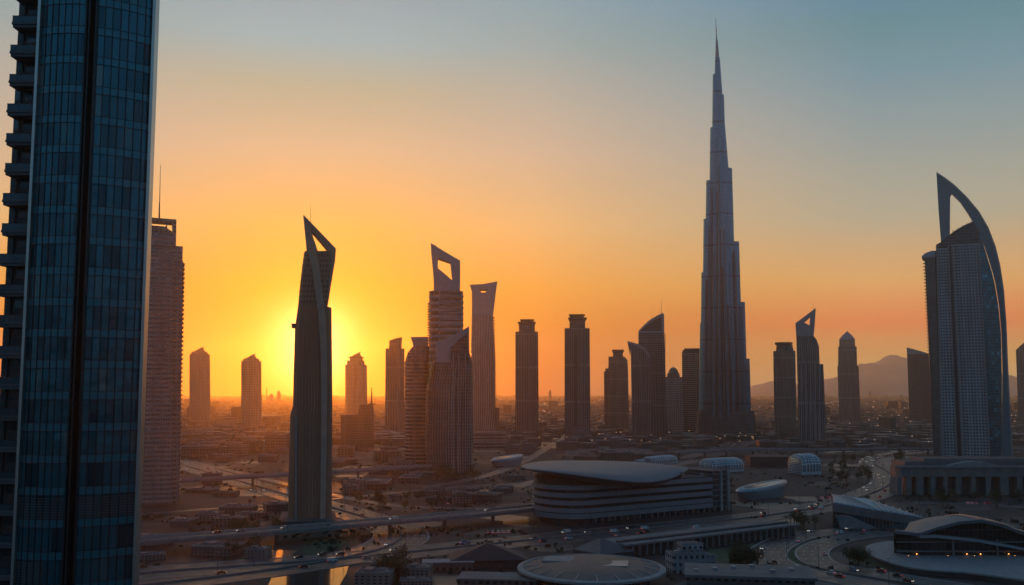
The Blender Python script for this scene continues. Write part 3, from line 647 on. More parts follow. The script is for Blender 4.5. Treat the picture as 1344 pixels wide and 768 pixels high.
m = MB(); arc_strip(m, S0 - .003, S1 + .003, ZB, ZT, -1.6, .5); m.build('slot_panel', plain('black slot glass', (.02, .045, .06), .12, .3), tg)
for tt in (S0, (S0 + S1) / 2 - .02, S1):
    m = MB(); p = arc(tt, -.8); m.box(p[0] - .13, p[0] + .13, p[1] - 1.0, p[1] + .8, ZB, ZT); m.build('slot_fin', m_mull, tg)
nm = 0
for a0, a1, n in ((0, S0, 7), (S1, 1, 7)):
    for k in range(1, n):
        p = arc(a0 + (a1 - a0) * k / n, .06); m = MB(); m.box(p[0] - .055, p[0] + .055, p[1] - .06, p[1] + .12, ZB, ZT); m.build('mullion', m_mull, tg)
    for fl in range(9, 38):
        z = fl * FL; o_ = MB(); arc_strip(o_, a0, a1, z, z + 1.25, .03, .2)
        so_ = o_.build('spandrel_panel', m_span, tg)
        q = MB(); arc_strip(q, a0, a1, z - .05, z + .07, .1, .16); arc_strip(q, a0, a1, z + 1.2, z + 1.3, .1, .16); q.build('transom', m_mull, so_)
for fl, a0, a1 in ((14, 0, S0), (14, S1, 1), (10, S1, 1), (12, 0, .3)):      # plant floors, louvred dark
    o_ = MB()
    for k in range(8): arc_strip(o_, a0, a1, fl * FL + 1.35 + k * .4, fl * FL + 1.6 + k * .4, .04, .2)
    o_.build('louvre', plain('louvre grey', (.07, .065, .065), .6), tg)
for s, tt in ((-1, 0), (1, 1)):
    p = arc(tt, .25); m = MB(); m.box(p[0] - (.3 if s < 0 else .05), p[0] + (.12 if s < 0 else .42), p[1] - .45, p[1] + 1.2, ZB, ZT); m.build('edge_fin', m_fin, tg)
p1, p0 = arc(1), arc(0)
m = MB(); m.loft([(ZB, [(p0[0] + .2, p0[1] + .5), (p1[0] + .2, p1[1] + .55), (p1[0] - 9.5, p1[1] + 21), (p0[0] + .2, p1[1] + 21)]), (ZT - .1, [(p0[0] + .2, p0[1] + .5), (p1[0] + .2, p1[1] + .55), (p1[0] - 9.5, p1[1] + 21), (p0[0] + .2, p1[1] + 21)])], top=1)
m.build('tower_core', [mt_glass_d, mt_roof], tg)
m = MB(); m.box(p0[0] - 5.1, p0[0] + .15, p0[1] + 3.0, p0[1] + 16, ZB, ZT); m.build('side_wall', facade('balcony wall glazing', (.06, .06, .065), (.04, .07, .085), FL, 1.6, .8, .55), tg)
m_rail = plain('railing glass', (.05, .09, .11), .15, .4)
for fl in range(9, 38):
    z = fl * FL + 2.0; m = MB(); ww = 4.85 + .12 * ((fl * 7) % 5 - 2) * .3
    m.box(p0[0] - ww, p0[0] - .25, p0[1] + .3, p0[1] + 3.1, z, z + .38); m.box(p0[0] - ww + .1, p0[0] - .3, p0[1] + .5, p0[1] + 3.1, z - .45, z)
    bo = m.build('balcony', m_slab, tg)
    r_ = MB(); r_.box(p0[0] - ww + .08, p0[0] - .3, p0[1] + .38, p0[1] + .42, z + .4, z + 1.35); r_.box(p0[0] - ww + .04, p0[0] - .3, p0[1] + .34, p0[1] + .46, z + 1.35, z + 1.42, 1)
    r_.box(p0[0] - ww + .06, p0[0] - ww + .12, p0[1] + .4, p0[1] + 3.0, z + .4, z + 1.4)
    for k in range(6): xx = p0[0] - ww + .1 + k * .9; r_.box(xx, xx + .05, p0[1] + .36, p0[1] + .44, z + .38, z + 1.4, 1)
    r_.build('railing', [m_rail, m_mull], bo)
m = MB(); m.box(p0[0] - 4.2, p0[0] - 3.95, p0[1] + 2.7, p0[1] + 2.95, ZB, ZT); m.build('downpipe', m_mull, tg)

# ------------------------------------------------------------------ roads
def asphalt(name, w_, lanes, base=(.034, .032, .038)):
    m, t, b = new_mat(name)
    uv = N(t, 'ShaderNodeUVMap'); sx = N(t, 'ShaderNodeSeparateXYZ'); t.links.new(uv.outputs[0], sx.inputs[0])
    tcn = N(t, 'ShaderNodeTexCoord'); nz = N(t, 'ShaderNodeTexNoise', inp={'Scale': .12, 'Detail': 8, 'Roughness': .7}); t.links.new(tcn.outputs['Object'], nz.inputs['Vector'])
    mp = N(t, 'ShaderNodeMapping', inp={'Scale': (lanes * 2 / 1.0, .01, 1)}); t.links.new(uv.outputs[0], mp.inputs[0])
    n2 = N(t, 'ShaderNodeTexNoise', inp={'Scale': 1.4, 'Detail': 3}); t.links.new(mp.outputs[0], n2.inputs['Vector'])
    c = RAMP(t, MIXC(t, .5, nz.outputs[0], n2.outputs[0]), [(.35, tuple(x * .6 for x in base)), (.65, tuple(x * 1.6 for x in base))])
    lu = M2(t, 'MULTIPLY', sx.outputs[0], lanes)
    ln = M2(t, 'LESS_THAN', M2(t, 'ABSOLUTE', M2(t, 'SUBTRACT', M2(t, 'FRACT', M2(t, 'ADD', lu, .5)), .5)), .18 * lanes / w_)
    dash = M2(t, 'LESS_THAN', M2(t, 'FRACT', M2(t, 'DIVIDE', sx.outputs[1], 12)), .4)
    edge = M2(t, 'GREATER_THAN', M2(t, 'ABSOLUTE', M2(t, 'SUBTRACT', sx.outputs[0], .5)), .5 - .6 / w_)
    mk = M2(t, 'MAXIMUM', M2(t, 'MULTIPLY', ln, dash), edge)
    t.links.new(MIXC(t, mk, c, (.38, .36, .36)), b.inputs['Base Color'])
    t.links.new(RAMP(t, nz.outputs[0], [(.35, .38), (.7, .6)]), b.inputs['Roughness'])
    b.inputs['Specular IOR Level'].default_value = .4
    bp = N(t, 'ShaderNodeBump', inp={'Strength': .3, 'Distance': .1}); t.links.new(nz.outputs[0], bp.inputs['Height']); t.links.new(bp.outputs[0], b.inputs['Normal'])
    return m
def spline(pts, n=14):
    out = []
    P_ = [pts[0]] + list(pts) + [pts[-1]]
    for i in range(1, len(P_) - 2):
        a, b_, c, d_ = P_[i - 1:i + 3]
        for k in range(n):
            t_ = k / n
            out.append(tuple(.5 * ((2 * b_[j]) + (-a[j] + c[j]) * t_ + (2 * a[j] - 5 * b_[j] + 4 * c[j] - d_[j]) * t_ * t_ + (-a[j] + 3 * b_[j] - 3 * c[j] + d_[j]) * t_ ** 3) for j in range(len(b_))))
    out.append(tuple(pts[-1])); return out
ROADS = []
road_level = [0.12]
def road(name, pxs, width, lanes, kerb=True, z=None, deck=False, label=None, smooth_n=12, mat=None, median=True):
    """centre line given through ground points; pxs = (px, py) on the ground or (px, py, z)"""
    pts = [G(p[0], p[1], p[2] if len(p) > 2 else 0) for p in pxs]
    pts = spline([(p.x, p.y, p.z) for p in pts], smooth_n)
    if z is None: z = road_level[0]; road_level[0] += .012
    nr = []; s_ = 0; ss = []
    for i, p in enumerate(pts):
        a = Vector(pts[max(0, i - 1)]); b_ = Vector(pts[min(len(pts) - 1, i + 1)]); t_ = (b_ - a); t_.z = 0; t_.normalize(); nr.append(Vector((-t_.y, t_.x, 0)))
        if i: s_ += (Vector(p) - Vector(pts[i - 1])).length
        ss.append(s_)
    ROADS.append((pts, nr, ss, width, z, deck))
    m = MB(); w2_ = width / 2
    for i in range(len(pts) - 1):
        a, b_ = Vector(pts[i]), Vector(pts[i + 1]); za, zb = Vector((0, 0, z)), Vector((0, 0, z))
        m.quad([a - nr[i] * w2_ + za, b_ - nr[i + 1] * w2_ + zb, b_ + nr[i + 1] * w2_ + zb, a + nr[i] * w2_ + za][::-1] if False else [a + nr[i] * w2_ + za, a - nr[i] * w2_ + za, b_ - nr[i + 1] * w2_ + zb, b_ + nr[i + 1] * w2_ + zb], 0, [(0, ss[i]), (1, ss[i]), (1, ss[i + 1]), (0, ss[i + 1])])
    surf = m.build(name, mat or asphalt('asphalt %s' % label, width, lanes))
    def strip(off, w, h0, h1):
        q = MB()
        for i in range(len(pts) - 1):
            a, b_ = Vector(pts[i]), Vector(pts[i + 1])
            c = [a + nr[i] * (off - w / 2), a + nr[i] * (off + w / 2), b_ + nr[i + 1] * (off + w / 2), b_ + nr[i + 1] * (off - w / 2)]
            lo = [v + Vector((0, 0, h0 + z)) for v in c]; hi = [v + Vector((0, 0, h1 + z)) for v in c]
            q.quad([hi[1], hi[0], hi[3], hi[2]]); q.quad([lo[0], lo[3], hi[3], hi[0]]); q.quad([hi[1], hi[2], lo[2], lo[1]])
        return q
    if deck:
        root = surf; q = strip(0, width + 1.6, -1.7, -.02)
        und = MB()
        for i in range(len(pts) - 1):
            a, b_ = Vector(pts[i]), Vector(pts[i + 1]); dz = Vector((0, 0, z - 1.7)); w3 = width / 2 + .8
            und.quad([a - nr[i] * w3 + dz, a + nr[i] * w3 + dz, b_ + nr[i + 1] * w3 + dz, b_ - nr[i + 1] * w3 + dz])
        q.v and None
        k = len(q.v); q.v += und.v; q.f += [tuple(i + k for i in f) for f in und.f]; q.m += und.m; q.uv += und.uv
        q.build('girder', mt_conc, surf)
        for sg in (-1, 1): strip(sg * (width / 2 + .35), .7, -.4, 1.1).build('parapet', mt_cpale, surf)
        tag(surf, label, 'bridge')
        step = 34; nxt = 12
        for i, p in enumerate(pts):
            if ss[i] >= nxt and p[2] > 3:
                nxt = ss[i] + step; ang_ = math.atan2(nr[i].y, nr[i].x); M = Matrix.Translation((p[0], p[1], 0)) @ Matrix.Rotation(ang_, 4, 'Z')
                q = MB(); q.loft([(-.5, place(fp_cham(.3), -1.1, 1.1, -.9, .9)), (p[2] - 3, place(fp_cham(.3), -1.1, 1.1, -.9, .9)), (p[2] - 1.75 + z, place(fp_cham(.3), -width * .36, width * .36, -1, 1))], M=M); q.build('bridge_pier', mt_conc, surf)
    else:
        tag(surf, kind='structure')
        if kerb:
            k_ = strip(width / 2 + .3, .6, -.1, .14); k2 = strip(-width / 2 - .3, .6, -.1, .14); n0 = len(k_.v)
            k_.v += k2.v; k_.f += [tuple(i + n0 for i in f) for f in k2.f]; k_.m += k2.m; k_.uv += k2.uv
            if median and width > 20:
                k3 = strip(0, 1.0, -.05, .8); n0 = len(k_.v); k_.v += k3.v; k_.f += [tuple(i + n0 for i in f) for f in k3.f]; k_.m += k3.m; k_.uv += k3.uv
            tag(k_.build('kerb', mt_conc), kind='structure')
    return surf
road('highway', [(60, 766), (200, 752), (400, 738), (520, 727), (640, 715), (800, 699), (960, 683), (1060, 669), (1120, 656), (1160, 641), (1172, 629), (1163, 618), (1148, 609), (1158, 600), (1200, 593), (1300, 588)], 36, 10, label='main highway')
road('viaduct', [(60, 722, 7), (200, 708, 7), (320, 699, 7), (500, 684, 7), (620, 674, 7), (720, 664, 7), (800, 655, 7)], 15, 4, z=0, deck=True, label='long pale viaduct crossing behind the loop ramp towards the lens-roofed building')
road('flyover', [(150, 636, 9), (260, 629, 9), (380, 622, 9), (470, 617, 9), (560, 611, 9)], 14, 4, z=0, deck=True, label='distant flyover crossing above the diagonal expressway at left')
road('viaduct', [(880, 594, 8), (980, 590, 8), (1080, 590, 8), (1190, 589, 8), (1300, 589, 8), (1400, 590, 8)], 18, 4, z=0, deck=True, label='dark distant viaduct in front of the triangle-topped tower')
road('expressway', [(170, 592), (236, 610), (300, 628), (370, 648), (440, 668), (490, 683), (520, 695), (526, 706), (508, 718), (470, 729), (400, 742), (300, 756), (180, 770)], 33, 8, label='diagonal expressway')
road('slip_road', [(240, 604), (320, 622), (420, 646), (520, 664), (640, 668)], 9, 2, label='slip road', kerb=False)
road('boulevard', [(690, 640), (760, 625), (830, 616), (890, 607), (925, 598), (955, 588), (985, 580), (1080, 576)], 42, 10, label='boulevard')
road('avenue', [(560, 640), (640, 624), (690, 604), (715, 590), (735, 579), (745, 570)], 12, 3, label='avenue', kerb=False)
road('ring_road', [(1330, 690), (1240, 690), (1180, 690), (1110, 697), (1050, 704), (1015, 718), (1008, 733), (1040, 748), (1110, 762), (1200, 780)], 20, 5, label='outer loop', median=False)
road('loop_ramp', [(1290, 698), (1200, 699), (1130, 704), (1085, 713), (1066, 725), (1080, 740), (1140, 752), (1240, 768), (1340, 782)], 17, 4, label='inner loop', median=False)
road('street', [(240, 578), (380, 586), (520, 588), (700, 583), (860, 584), (1000, 588)], 12, 4, label='cross street', kerb=False)
road('street', [(1000, 572), (1100, 575), (1200, 572), (1344, 574)], 14, 4, label='far street', kerb=False)
road('street', [(1200, 660), (1260, 662), (1344, 666), (1420, 668)], 12, 3, label='arcade street', kerb=False)
road('street', [(180, 676), (280, 668), (370, 662), (470, 652), (600, 640), (700, 634)], 8, 2, label='service street', kerb=False)

# water channel in the foreground
m = MB(); wpts = [G(*p) for p in [(364, 742), (458, 741), (455, 752), (446, 768), (440, 800), (340, 800), (352, 768)]]
m.v = [(p.x, p.y, .06) for p in wpts]; m.f = [tuple(reversed(range(len(wpts))))]; m.m = [0]; m.uv = [[(0, 0)] * len(wpts)]
wm, t, b = new_mat('channel water'); b.inputs['Base Color'].default_value = (.02, .022, .025, 1); b.inputs['Roughness'].default_value = .08; b.inputs['Metallic'].default_value = .0; b.inputs['IOR'].default_value = 1.33
nz = N(t, 'ShaderNodeTexNoise', inp={'Scale': .4, 'Detail': 4}); tcn = N(t, 'ShaderNodeTexCoord'); t.links.new(tcn.outputs['Object'], nz.inputs['Vector'])
bp = N(t, 'ShaderNodeBump', inp={'Strength': .25, 'Distance': .1}); t.links.new(nz.outputs[0], bp.inputs['Height']); t.links.new(bp.outputs[0], b.inputs['Normal'])
o = m.build('water', wm); tag(o, kind='structure')

# lawns
gm = plain('lawn', (.045, .065, .025), .9, scale=.4, var=.45, bump=.6)
def patch(name, pts, z, mat, kind='structure'):
    q = [G(*p) for p in pts]; q = spline([(p.x, p.y, z) for p in q] + [(q[0].x, q[0].y, z)], 6)[:-1]
    m = MB(); m.v = q; m.f = [tuple(range(len(q)))]; m.m = [0]; m.uv = [[(0, 0)] * len(q)]
    o = m.build(name, mat); n = o.data.polygons[0].normal
    if n.z < 0: o.data.flip_normals()
    return tag(o, kind=kind)
patch('lawn', [(1110, 722), (1150, 713), (1185, 716), (1200, 730), (1180, 746), (1135, 744), (1112, 734)], .07, gm)
patch('lawn', [(1020, 728), (1032, 716), (1060, 712), (1056, 724), (1066, 740), (1040, 740)], .07, gm)
patch('lawn', [(930, 722), (1000, 714), (1000, 735), (990, 745), (940, 742)], .07, gm)
patch('lawn', [(400, 712), (452, 704), (470, 712), (440, 722), (400, 728)], .07, gm)
patch('paved_yard', [(300, 560), (560, 565), (560, 578), (300, 575)], .05, plain('dusty yard', (.08, .068, .066), .85))
patch('paved_yard', [(745, 587), (850, 586), (845, 596), (750, 600)], .05, plain('sandy lot', (.10, .09, .09), .85))
patch('paved_yard', [(960, 750), (1100, 760), (1200, 790), (900, 800), (880, 770)], .05, plain('pale paving', (.08, .08, .09), .7))

# ------------------------------------------------------------------ lens-roofed building
A = Vector((G(699, 690).x, G(730, 694).y, 0))
B = G(936, 672)
A = A + (B - A).normalized() * 24
dirv = (B - A).normalized(); L = (B - A).length; rz = math.atan2(dirv.y, dirv.x)
rb = empty('lens_roofed_building', (A + B) / 2, 'long banded building with rounded end under a huge lens-shaped roof', 'building', rz=rz)
H_ = 25.0; W_ = 52
def stad(x0, x1, w, y0=0.0):
    r = []; n = 14
    r.append((x1, y0)); r.append((x1, y0 + w))
    for k in range(n + 1):
        a = math.pi / 2 + math.pi * k / n; r.append((x0 + w / 2 * .8 + math.cos(a) * w / 2 * .8, y0 + w / 2 + math.sin(a) * w / 2))
    return r
hx = L / 2
bodyp = stad(-hx, hx, W_)
m = MB(); q = stad(-hx + 1.2, hx - .5, W_ - 2.4, 1.2); m.loft([(-.3, q), (H_, q)], 0, top=1); o = m.build('wall', [facade('strip windows', (.07, .07, .075), (.03, .04, .05), 4.4, 2.2, .86, .9), mt_roof], rb); smooth_angle(o)
m_band = plain('grey band cladding', (.21, .24, .28), .5, .2, .1)
for k in range(5):
    z = 1.9 + k * 4.9; q = stad(-hx, hx, W_); m = MB(); m.loft([(z + (0 if k else 1.2), q), (z + (4.2 if k == 0 else 2.8), q)], 0); o = m.build('floor_band', m_band, rb); smooth_angle(o)
for k in range(24):
    m = MB(); x = -hx + 26 + k * 5.4; m.box(x, x + .7, -.0, 1.25, 0, 3.05); m.build('column', mt_conc, rb)
m = MB(); m.box(hx + .1, hx + 17, 2, W_, -.3, 28.5, 0, top=1); m.build('end_block', [mt_glass_d, mt_roof], rb)
for x in (8.5, 15.5): m = MB(); m.box(hx + x, hx + x + 2, .4, 2.1, -.3, 28); m.build('end_fin', mt_cpale, rb)
m = MB(); m.loft([(H_ - .2, stad(-hx + 4, hx * .6, W_ - 8, 4)), (H_ + 4, stad(-hx + 1, hx * .6, W_ - 6, 3))]); smooth_angle(m.build('neck', mt_cdark, rb))
# the lens: a shallow boat shell, pointed at both ends
m = MB(); nu, nv = 40, 16; lx0, lx1 = -hx - 13, hx * .95
top_, bot_ = [], []
for i in range(nu + 1):
    u = i / nu; ww = (math.sin(math.pi * u ** .72)) ** .75 * 40; xx = lx0 + (lx1 - lx0) * u
    zc = 33.5 - 5.0 * u + 1.2 * math.cos(2 * math.pi * u)
    th = math.sin(math.pi * min(1, u * 1.02)) ** .8 if u < .98 else .12
    for j in range(nv + 1):
        v = -1 + 2 * j / nv; yy = W_ / 2 - 4 + ww * v; tl = 4.0 * v * math.sin(math.pi * u); s_ = math.sqrt(max(0, 1 - v * v))
        top_.append((xx, yy, zc + tl + 4.6 * th * s_ + .25)); bot_.append((xx, yy, zc + tl - 6.5 * th * s_ - .25))
def grid(m, pts, nu, nv, flip=False, mi=0):
    i0 = len(m.v); m.v += pts
    for i in range(nu):
        for j in range(nv):
            a = i0 + i * (nv + 1) + j; f = (a, a + nv + 1, a + nv + 2, a + 1); m.f.append(f[::-1] if flip else f); m.m.append(mi); m.uv.append([(0, 0)] * 4)
grid(m, top_, nu, nv); grid(m, bot_, nu, nv, True)
n1 = (nu + 1) * (nv + 1)
for i in range(nu):
    for j, fl_ in ((0, False), (nv, True)):
        a = i * (nv + 1) + j; f = (a, a + nv + 1, a + nv + 1 + n1, a + n1)
        m.f.append(f[::-1] if not fl_ else f); m.m.append(0); m.uv.append([(0, 0)] * 4)
o = m.build('roof', plain('satin roof metal', (.10, .14, .18), .5, .3, .12, .08), rb); smooth_angle(o, 50)
for k in range(7):
    m = MB(); x = hx * .35 + k * 7; m.box(x, x + 3.4, 8 + (k % 3) * 8, 12 + (k % 3) * 8, H_, H_ + 1.8); m.build('roof_unit', mt_cpale, rb)

# ------------------------------------------------------------------ oval disc roof
c = G(776, 746, 7)
rb = empty('disc_roofed_pavilion', (c.x, c.y, 0), 'round pavilion with a shallow blue disc roof and pale rim, in the foreground', 'building')
def ring(r, n=48, sy=1.0): return [(r * math.cos(2 * math.pi * k / n), sy * r * math.sin(2 * math.pi * k / n)) for k in range(n)]
RR = 33.0
m = MB(); m.loft([(-.3, ring(RR - 8, sy=1.12)), (6, ring(RR - 5, sy=1.12))]); smooth_angle(m.build('wall', mt_glass_d, rb))
m = MB(); m.loft([(5.6, ring(RR - 4, sy=1.12)), (6.6, ring(RR, sy=1.12)), (7.5, ring(RR, sy=1.12)), (8.0, ring(RR - 2.2, sy=1.12)), (7.6, ring(RR - 2.6, sy=1.12))], cap=False); smooth_angle(m.build('rim', mt_cpale, rb), 50)
md, t, b = new_mat('disc roof panels')
tcn = N(t, 'ShaderNodeTexCoord'); wv = N(t, 'ShaderNodeTexWave', inp={'Scale': .45, 'Distortion': 2.0, 'Detail': 2}); t.links.new(tcn.outputs['Object'], wv.inputs['Vector'])
nz = N(t, 'ShaderNodeTexNoise', inp={'Scale': .09, 'Detail': 5}); t.links.new(tcn.outputs['Object'], nz.inputs['Vector'])
t.links.new(RAMP(t, MIXC(t, .35, nz.outputs[0], wv.outputs[1]), [(.3, (.012, .035, .05)), (.5, (.025, .06, .08)), (.7, (.08, .11, .13))]), b.inputs['Base Color']); b.inputs['Metallic'].default_value = .0; b.inputs['Roughness'].default_value = .5; b.inputs['Specular IOR Level'].default_value = .25
m = MB(); m.loft([(7.5, ring(RR - 2.5, sy=1.12)), (9.0, ring(RR * .7, sy=1.12)), (9.8, ring(RR * .4, sy=1.12)), (10.1, ring(2, sy=1.12))], bot=False); smooth_angle(m.build('roof', md, rb), 60)
for (x0, x1, y0, y1, mm) in ((-22, -8, 3, 15, mt_cpale), (-5, 15, -9, 3, mt_steel)):
    m = MB(); m.loft([(8.0, [(x0, y0), (x1, y0 - 2), (x1 + 2, y1), (x0 + 2, y1)]), (9.9, [(x0, y0), (x1, y0 - 2), (x1 + 2, y1), (x0 + 2, y1)])]); m.build('skylight', mm, rb)
for k in range(20):
    a = 2 * math.pi * k / 20; m = MB(); M = Matrix.Rotation(a, 4, 'Z'); m.loft([(7.7, [(RR - 10, -.15), (RR - 2.6, -.25), (RR - 2.6, .25), (RR - 10, .15)]), (8.6, [(RR - 10, -.1, 9.15), (RR - 2.6, -.2, 7.9), (RR - 2.6, .2, 7.9), (RR - 10, .1, 9.15)])], M=Matrix.Diagonal((1, 1.12, 1, 1)) @ M); m.build('roof_rib', mt_steel, rb)

# ------------------------------------------------------------------ pods, shells and other low landmark buildings
def place_thing(name, label, px, py, rz, cat='building', z=0): p = G(px, py, z); return empty(name, (p.x, p.y, 0), label, cat, rz=rz)
def vault(root, l, w, h, mat, n=14, rib=True, ends=True, ribmat=None):
    """an elongated vaulted glass hall along x, with arched ribs"""
    def sec(x, s=1): return [(x, w / 2 * s * math.copysign(abs(math.cos(math.pi * k / n)) ** .7, math.cos(math.pi * k / n)), max(0, h * s * math.sin(math.pi * k / n) ** .42)) for k in range(n + 1)]
    m = MB(); xs = [-l / 2, -l / 2 + l * .04, -l / 4, 0, l / 4, l / 2 - l * .04, l / 2]; ss_ = [.86, .97, 1, 1, 1, .97, .86]
    i0 = 0
    for x, s_ in zip(xs, ss_): m.v += sec(x, s_)
    for i in range(len(xs) - 1):
        for k in range(n):
            a = i * (n + 1) + k; m.f.append((a, a + 1, a + n + 2, a + n + 1)); m.m.append(0)
            m.uv.append([(xs[i], k * 1.6), (xs[i], k * 1.6 + 1.6), (xs[i + 1], k * 1.6 + 1.6), (xs[i + 1], k * 1.6)])
    for i in (0, len(xs) - 1):
        f = tuple(i * (n + 1) + k for k in range(n + 1)); m.f.append(f if i else f[::-1]); m.m.append(0); m.uv.append([(q_[1], q_[2]) for q_ in (m.v[j] for j in (f if i else f[::-1]))])
    smooth_angle(m.build('shell', mat, root), 50)
    if rib:
        for k in range(int(l / 4) + 1):
            x = -l / 2 + .6 + k * (l - 1.2) / int(l / 4); s_ = .9 if k in (0, int(l / 4)) else 1.0
            q = MB(); q.tube([(x, p[1] * 1.02, p[2] * 1.02 + .1) for p in sec(x, s_)], .32, 5); q.build('rib', ribmat or mt_pod_rib, root)
m_pod = facade('pod glazing', (.58, .64, .68), (.08, .15, .19), 1.6, 2.0, .8, .7, gmetal=.6, grough=.1, wmetal=.5, wrough=.3)
mt_pod_rib = plain('white pod rib', (.66, .72, .76), .4, .2, .1)
r_ = place_thing('vaulted_hall', 'ribbed glass barrel hall right of the lens roof, beside the boulevard', 947, 619, R(33)); vault(r_, 46, 22, 14, m_pod)
r_ = place_thing('vaulted_hall', 'short tall ribbed glass hall standing alone right of centre', 1056, 622, R(22)); vault(r_, 24, 26, 20, m_pod)
r_ = place_thing('vaulted_hall', 'low ribbed glass hall peeking over the lens roof', 866, 609, R(48)); vault(r_, 52, 17, 9, m_pod)
r_ = place_thing('vaulted_hall', 'smaller ribbed glass hall touching the low one behind the lens roof', 846, 610, R(55)); vault(r_, 34, 10, 6, m_pod)
r_ = place_thing('boat_shaped_hall', 'pale boat-shaped hall near the foot of the horned tower', 666, 611, R(50))
def boat(root, l, w, h, rise=.4, mat=mt_white, win=True):
    m = MB(); secs = []
    for z, s_ in ((-.3, .82), (h * .45, .95), (h * .8, 1.0), (h, .93)):
        q = []
        for k in range(36):
            a = 2 * math.pi * k / 36; x = l / 2 * s_ * math.copysign(abs(math.cos(a)) ** .9, math.cos(a)); y = w / 2 * s_ * math.sin(a) * (1 if x < 0 else max(.05, 1 - .25 * (x / (l / 2)) ** 2))
            q.append((x, y, z + max(0, rise * h * (x / l + .5) if z > 0 else 0)))
        secs.append((z, q))
    m.loft(secs); smooth_angle(m.build('hull', mat, root), 40)
    if win:
        m = MB(); q = [(-l * .36, -w * .1), (-l * .18, -w * .24), (l * .02, -w * .2), (l * .06, 0), (-l * .08, w * .22), (-l * .3, w * .18)]
        m.loft([(h * .9, [(x, y, h * .9 + rise * h * (x / l + .5)) for x, y in q]), (h * 1.03, [(x, y, h * 1.02 + rise * h * (x / l + .5)) for x, y in q])]); m.build('skylight', mt_glass_d, root)
        m = MB(); m.loft([(h, [(x, y, h * 1.0 + rise * h * (x / l + .5)) for x, y in ((l * .0, w * .28), (l * .42, w * .12), (l * .44, w * .2), (l * .05, w * .36))]), (h, [(x, y, h * 1.04 + rise * h * (x / l + .5)) for x, y in ((l * .0, w * .28), (l * .42, w * .12), (l * .44, w * .2), (l * .05, w * .36))])]); m.build('roof_edge', mt_steel, root)
boat(r_, 52, 24, 8, .5)
r_ = place_thing('shell_roofed_hall', 'smooth blue shell-roofed hall with oval skylight right of the banded building', 1001, 653, R(40)); boat(r_, 64, 21, 8, .6, plain('pale blue shell', (.26, .36, .42), .3, .45, .1))
r_ = place_thing('boat_shaped_hall', 'hazy oval hall left of the tower in front of the sun', 363, 583, R(-40)); boat(r_, 110, 42, 5, .5)
r_ = place_thing('louvred_block', 'low dark louvred block between the two ribbed glass halls right of centre', 1013, 613, R(0))
m = MB(); m.box(-24, 22, 0, 24, -.3, 11.5, 0, top=1); m.build('hall', [mt_cdark, mt_roof], r_)
for k in range(4): m = MB(); m.box(-24.3, 22.3, -.5, -.02, 1.5 + 2.6 * k, 2.5 + 2.6 * k); m.build('louvre', mt_steel_d, r_)
# wedge-roofed hall
r_ = place_thing('wedge_roofed_hall', 'long wedge-roofed hall with ribbed white roof, tapering to the right beside the ring road', 1097, 693, R(0))
s = G(1097, 693).y / F
ptsw = [(0, 0, 0, 17), (0, 22, 0, 15), (60, -8, 0, 2.2), (54, 10, 0, 3)]
roofp = [(-2, -1, 15.5), (55, -6, 6.5), (58, 2, 5.6), (30, 26, 14.5), (6, 26, 17.5)]
m = MB(); m.loft([(0, [(x, y, -.3) for x, y, z in roofp[:]]), (1, [(x * .98 + .5, y * .96 + .5, z * .62) for x, y, z in roofp])]); m.build('wall', mt_glass_d, r_)
m = MB(); m.loft([(0, [(x, y, z * .62 if i in () else z - 5.2) for i, (x, y, z) in enumerate(roofp)]), (1, roofp)]); m.build('fascia', mt_conc, r_)
m = MB(); m.loft([(0, [(x * .97 + .8, y * .95 + .5, z + .02) for x, y, z in roofp]), (1, [(x * .95 + 1.2, y * .93 + .7, z + .7) for x, y, z in roofp])]); m.build('roof', mt_white, r_)
for k in range(16):
    f = k / 15; a = Vector(roofp[0]).lerp(Vector(roofp[1]), .06 + .88 * f); b_ = Vector(roofp[4]).lerp(Vector(roofp[3]), f) if f < .5 else Vector(roofp[3]).lerp(Vector(roofp[2]), (f - .5) * 1.8)
    q = MB(); q.tube([a + Vector((0, 1.2, .9)), b_ + Vector((0, -1.0, .9))], .35, 5); q.build('roof_rib', mt_steel, r_)
m = MB(); m.loft([(-.3, place(fp_rect(), 2, 26, -5, 1)), (8, place(fp_rect(), -1, 8, -3, 1))]); m.build('buttress', mt_conc, r_)

# long colonnaded station hall behind the disc roof
a, b_ = G(812, 733), G(1046, 703)
dv = b_ - a; LL = dv.length
r_ = empty('station_hall', (a + b_) / 2, 'long low colonnaded hall with dark gabled end behind the disc roof', 'building', rz=math.atan2(dv.y, dv.x))
m = MB(); m.box(-LL / 2 + 8, LL / 2, 3, 20, -.3, 5.6, 0, top=1); m.build('wall', [mt_cdark, mt_roof], r_)
m = MB(); m.box(-LL / 2 + 4, LL / 2 + 2, -1, 22, 5.6, 6.6); m.build('roof', mt_conc, r_)
m = MB(); m.box(-LL / 2 + 6, LL / 2, 6, 9, 6.6, 7.5); m.build('roof_vent', mt_cdark, r_)
for k in range(27): m = MB(); x = -LL / 2 + 9 + k * (LL - 12) / 26; m.box(x, x + 1.2, -.6, .8, -.2, 5.6); m.build('column', mt_conc, r_)
m = MB(); m.loft([(-.3, [(-LL / 2 - 14, -2), (-LL / 2 + 8, -4), (-LL / 2 + 8, 22), (-LL / 2 - 14, 20)]), (3.5, [(-LL / 2 - 14, -2), (-LL / 2 + 8, -4), (-LL / 2 + 8, 22), (-LL / 2 - 14, 20)]), (9.5, [(-LL / 2 - 4, 9.8), (-LL / 2 - 3, 9.8), (-LL / 2 - 3, 10.2), (-LL / 2 - 4, 10.2)])]); m.build('gable_end', mt_steel_d, r_)

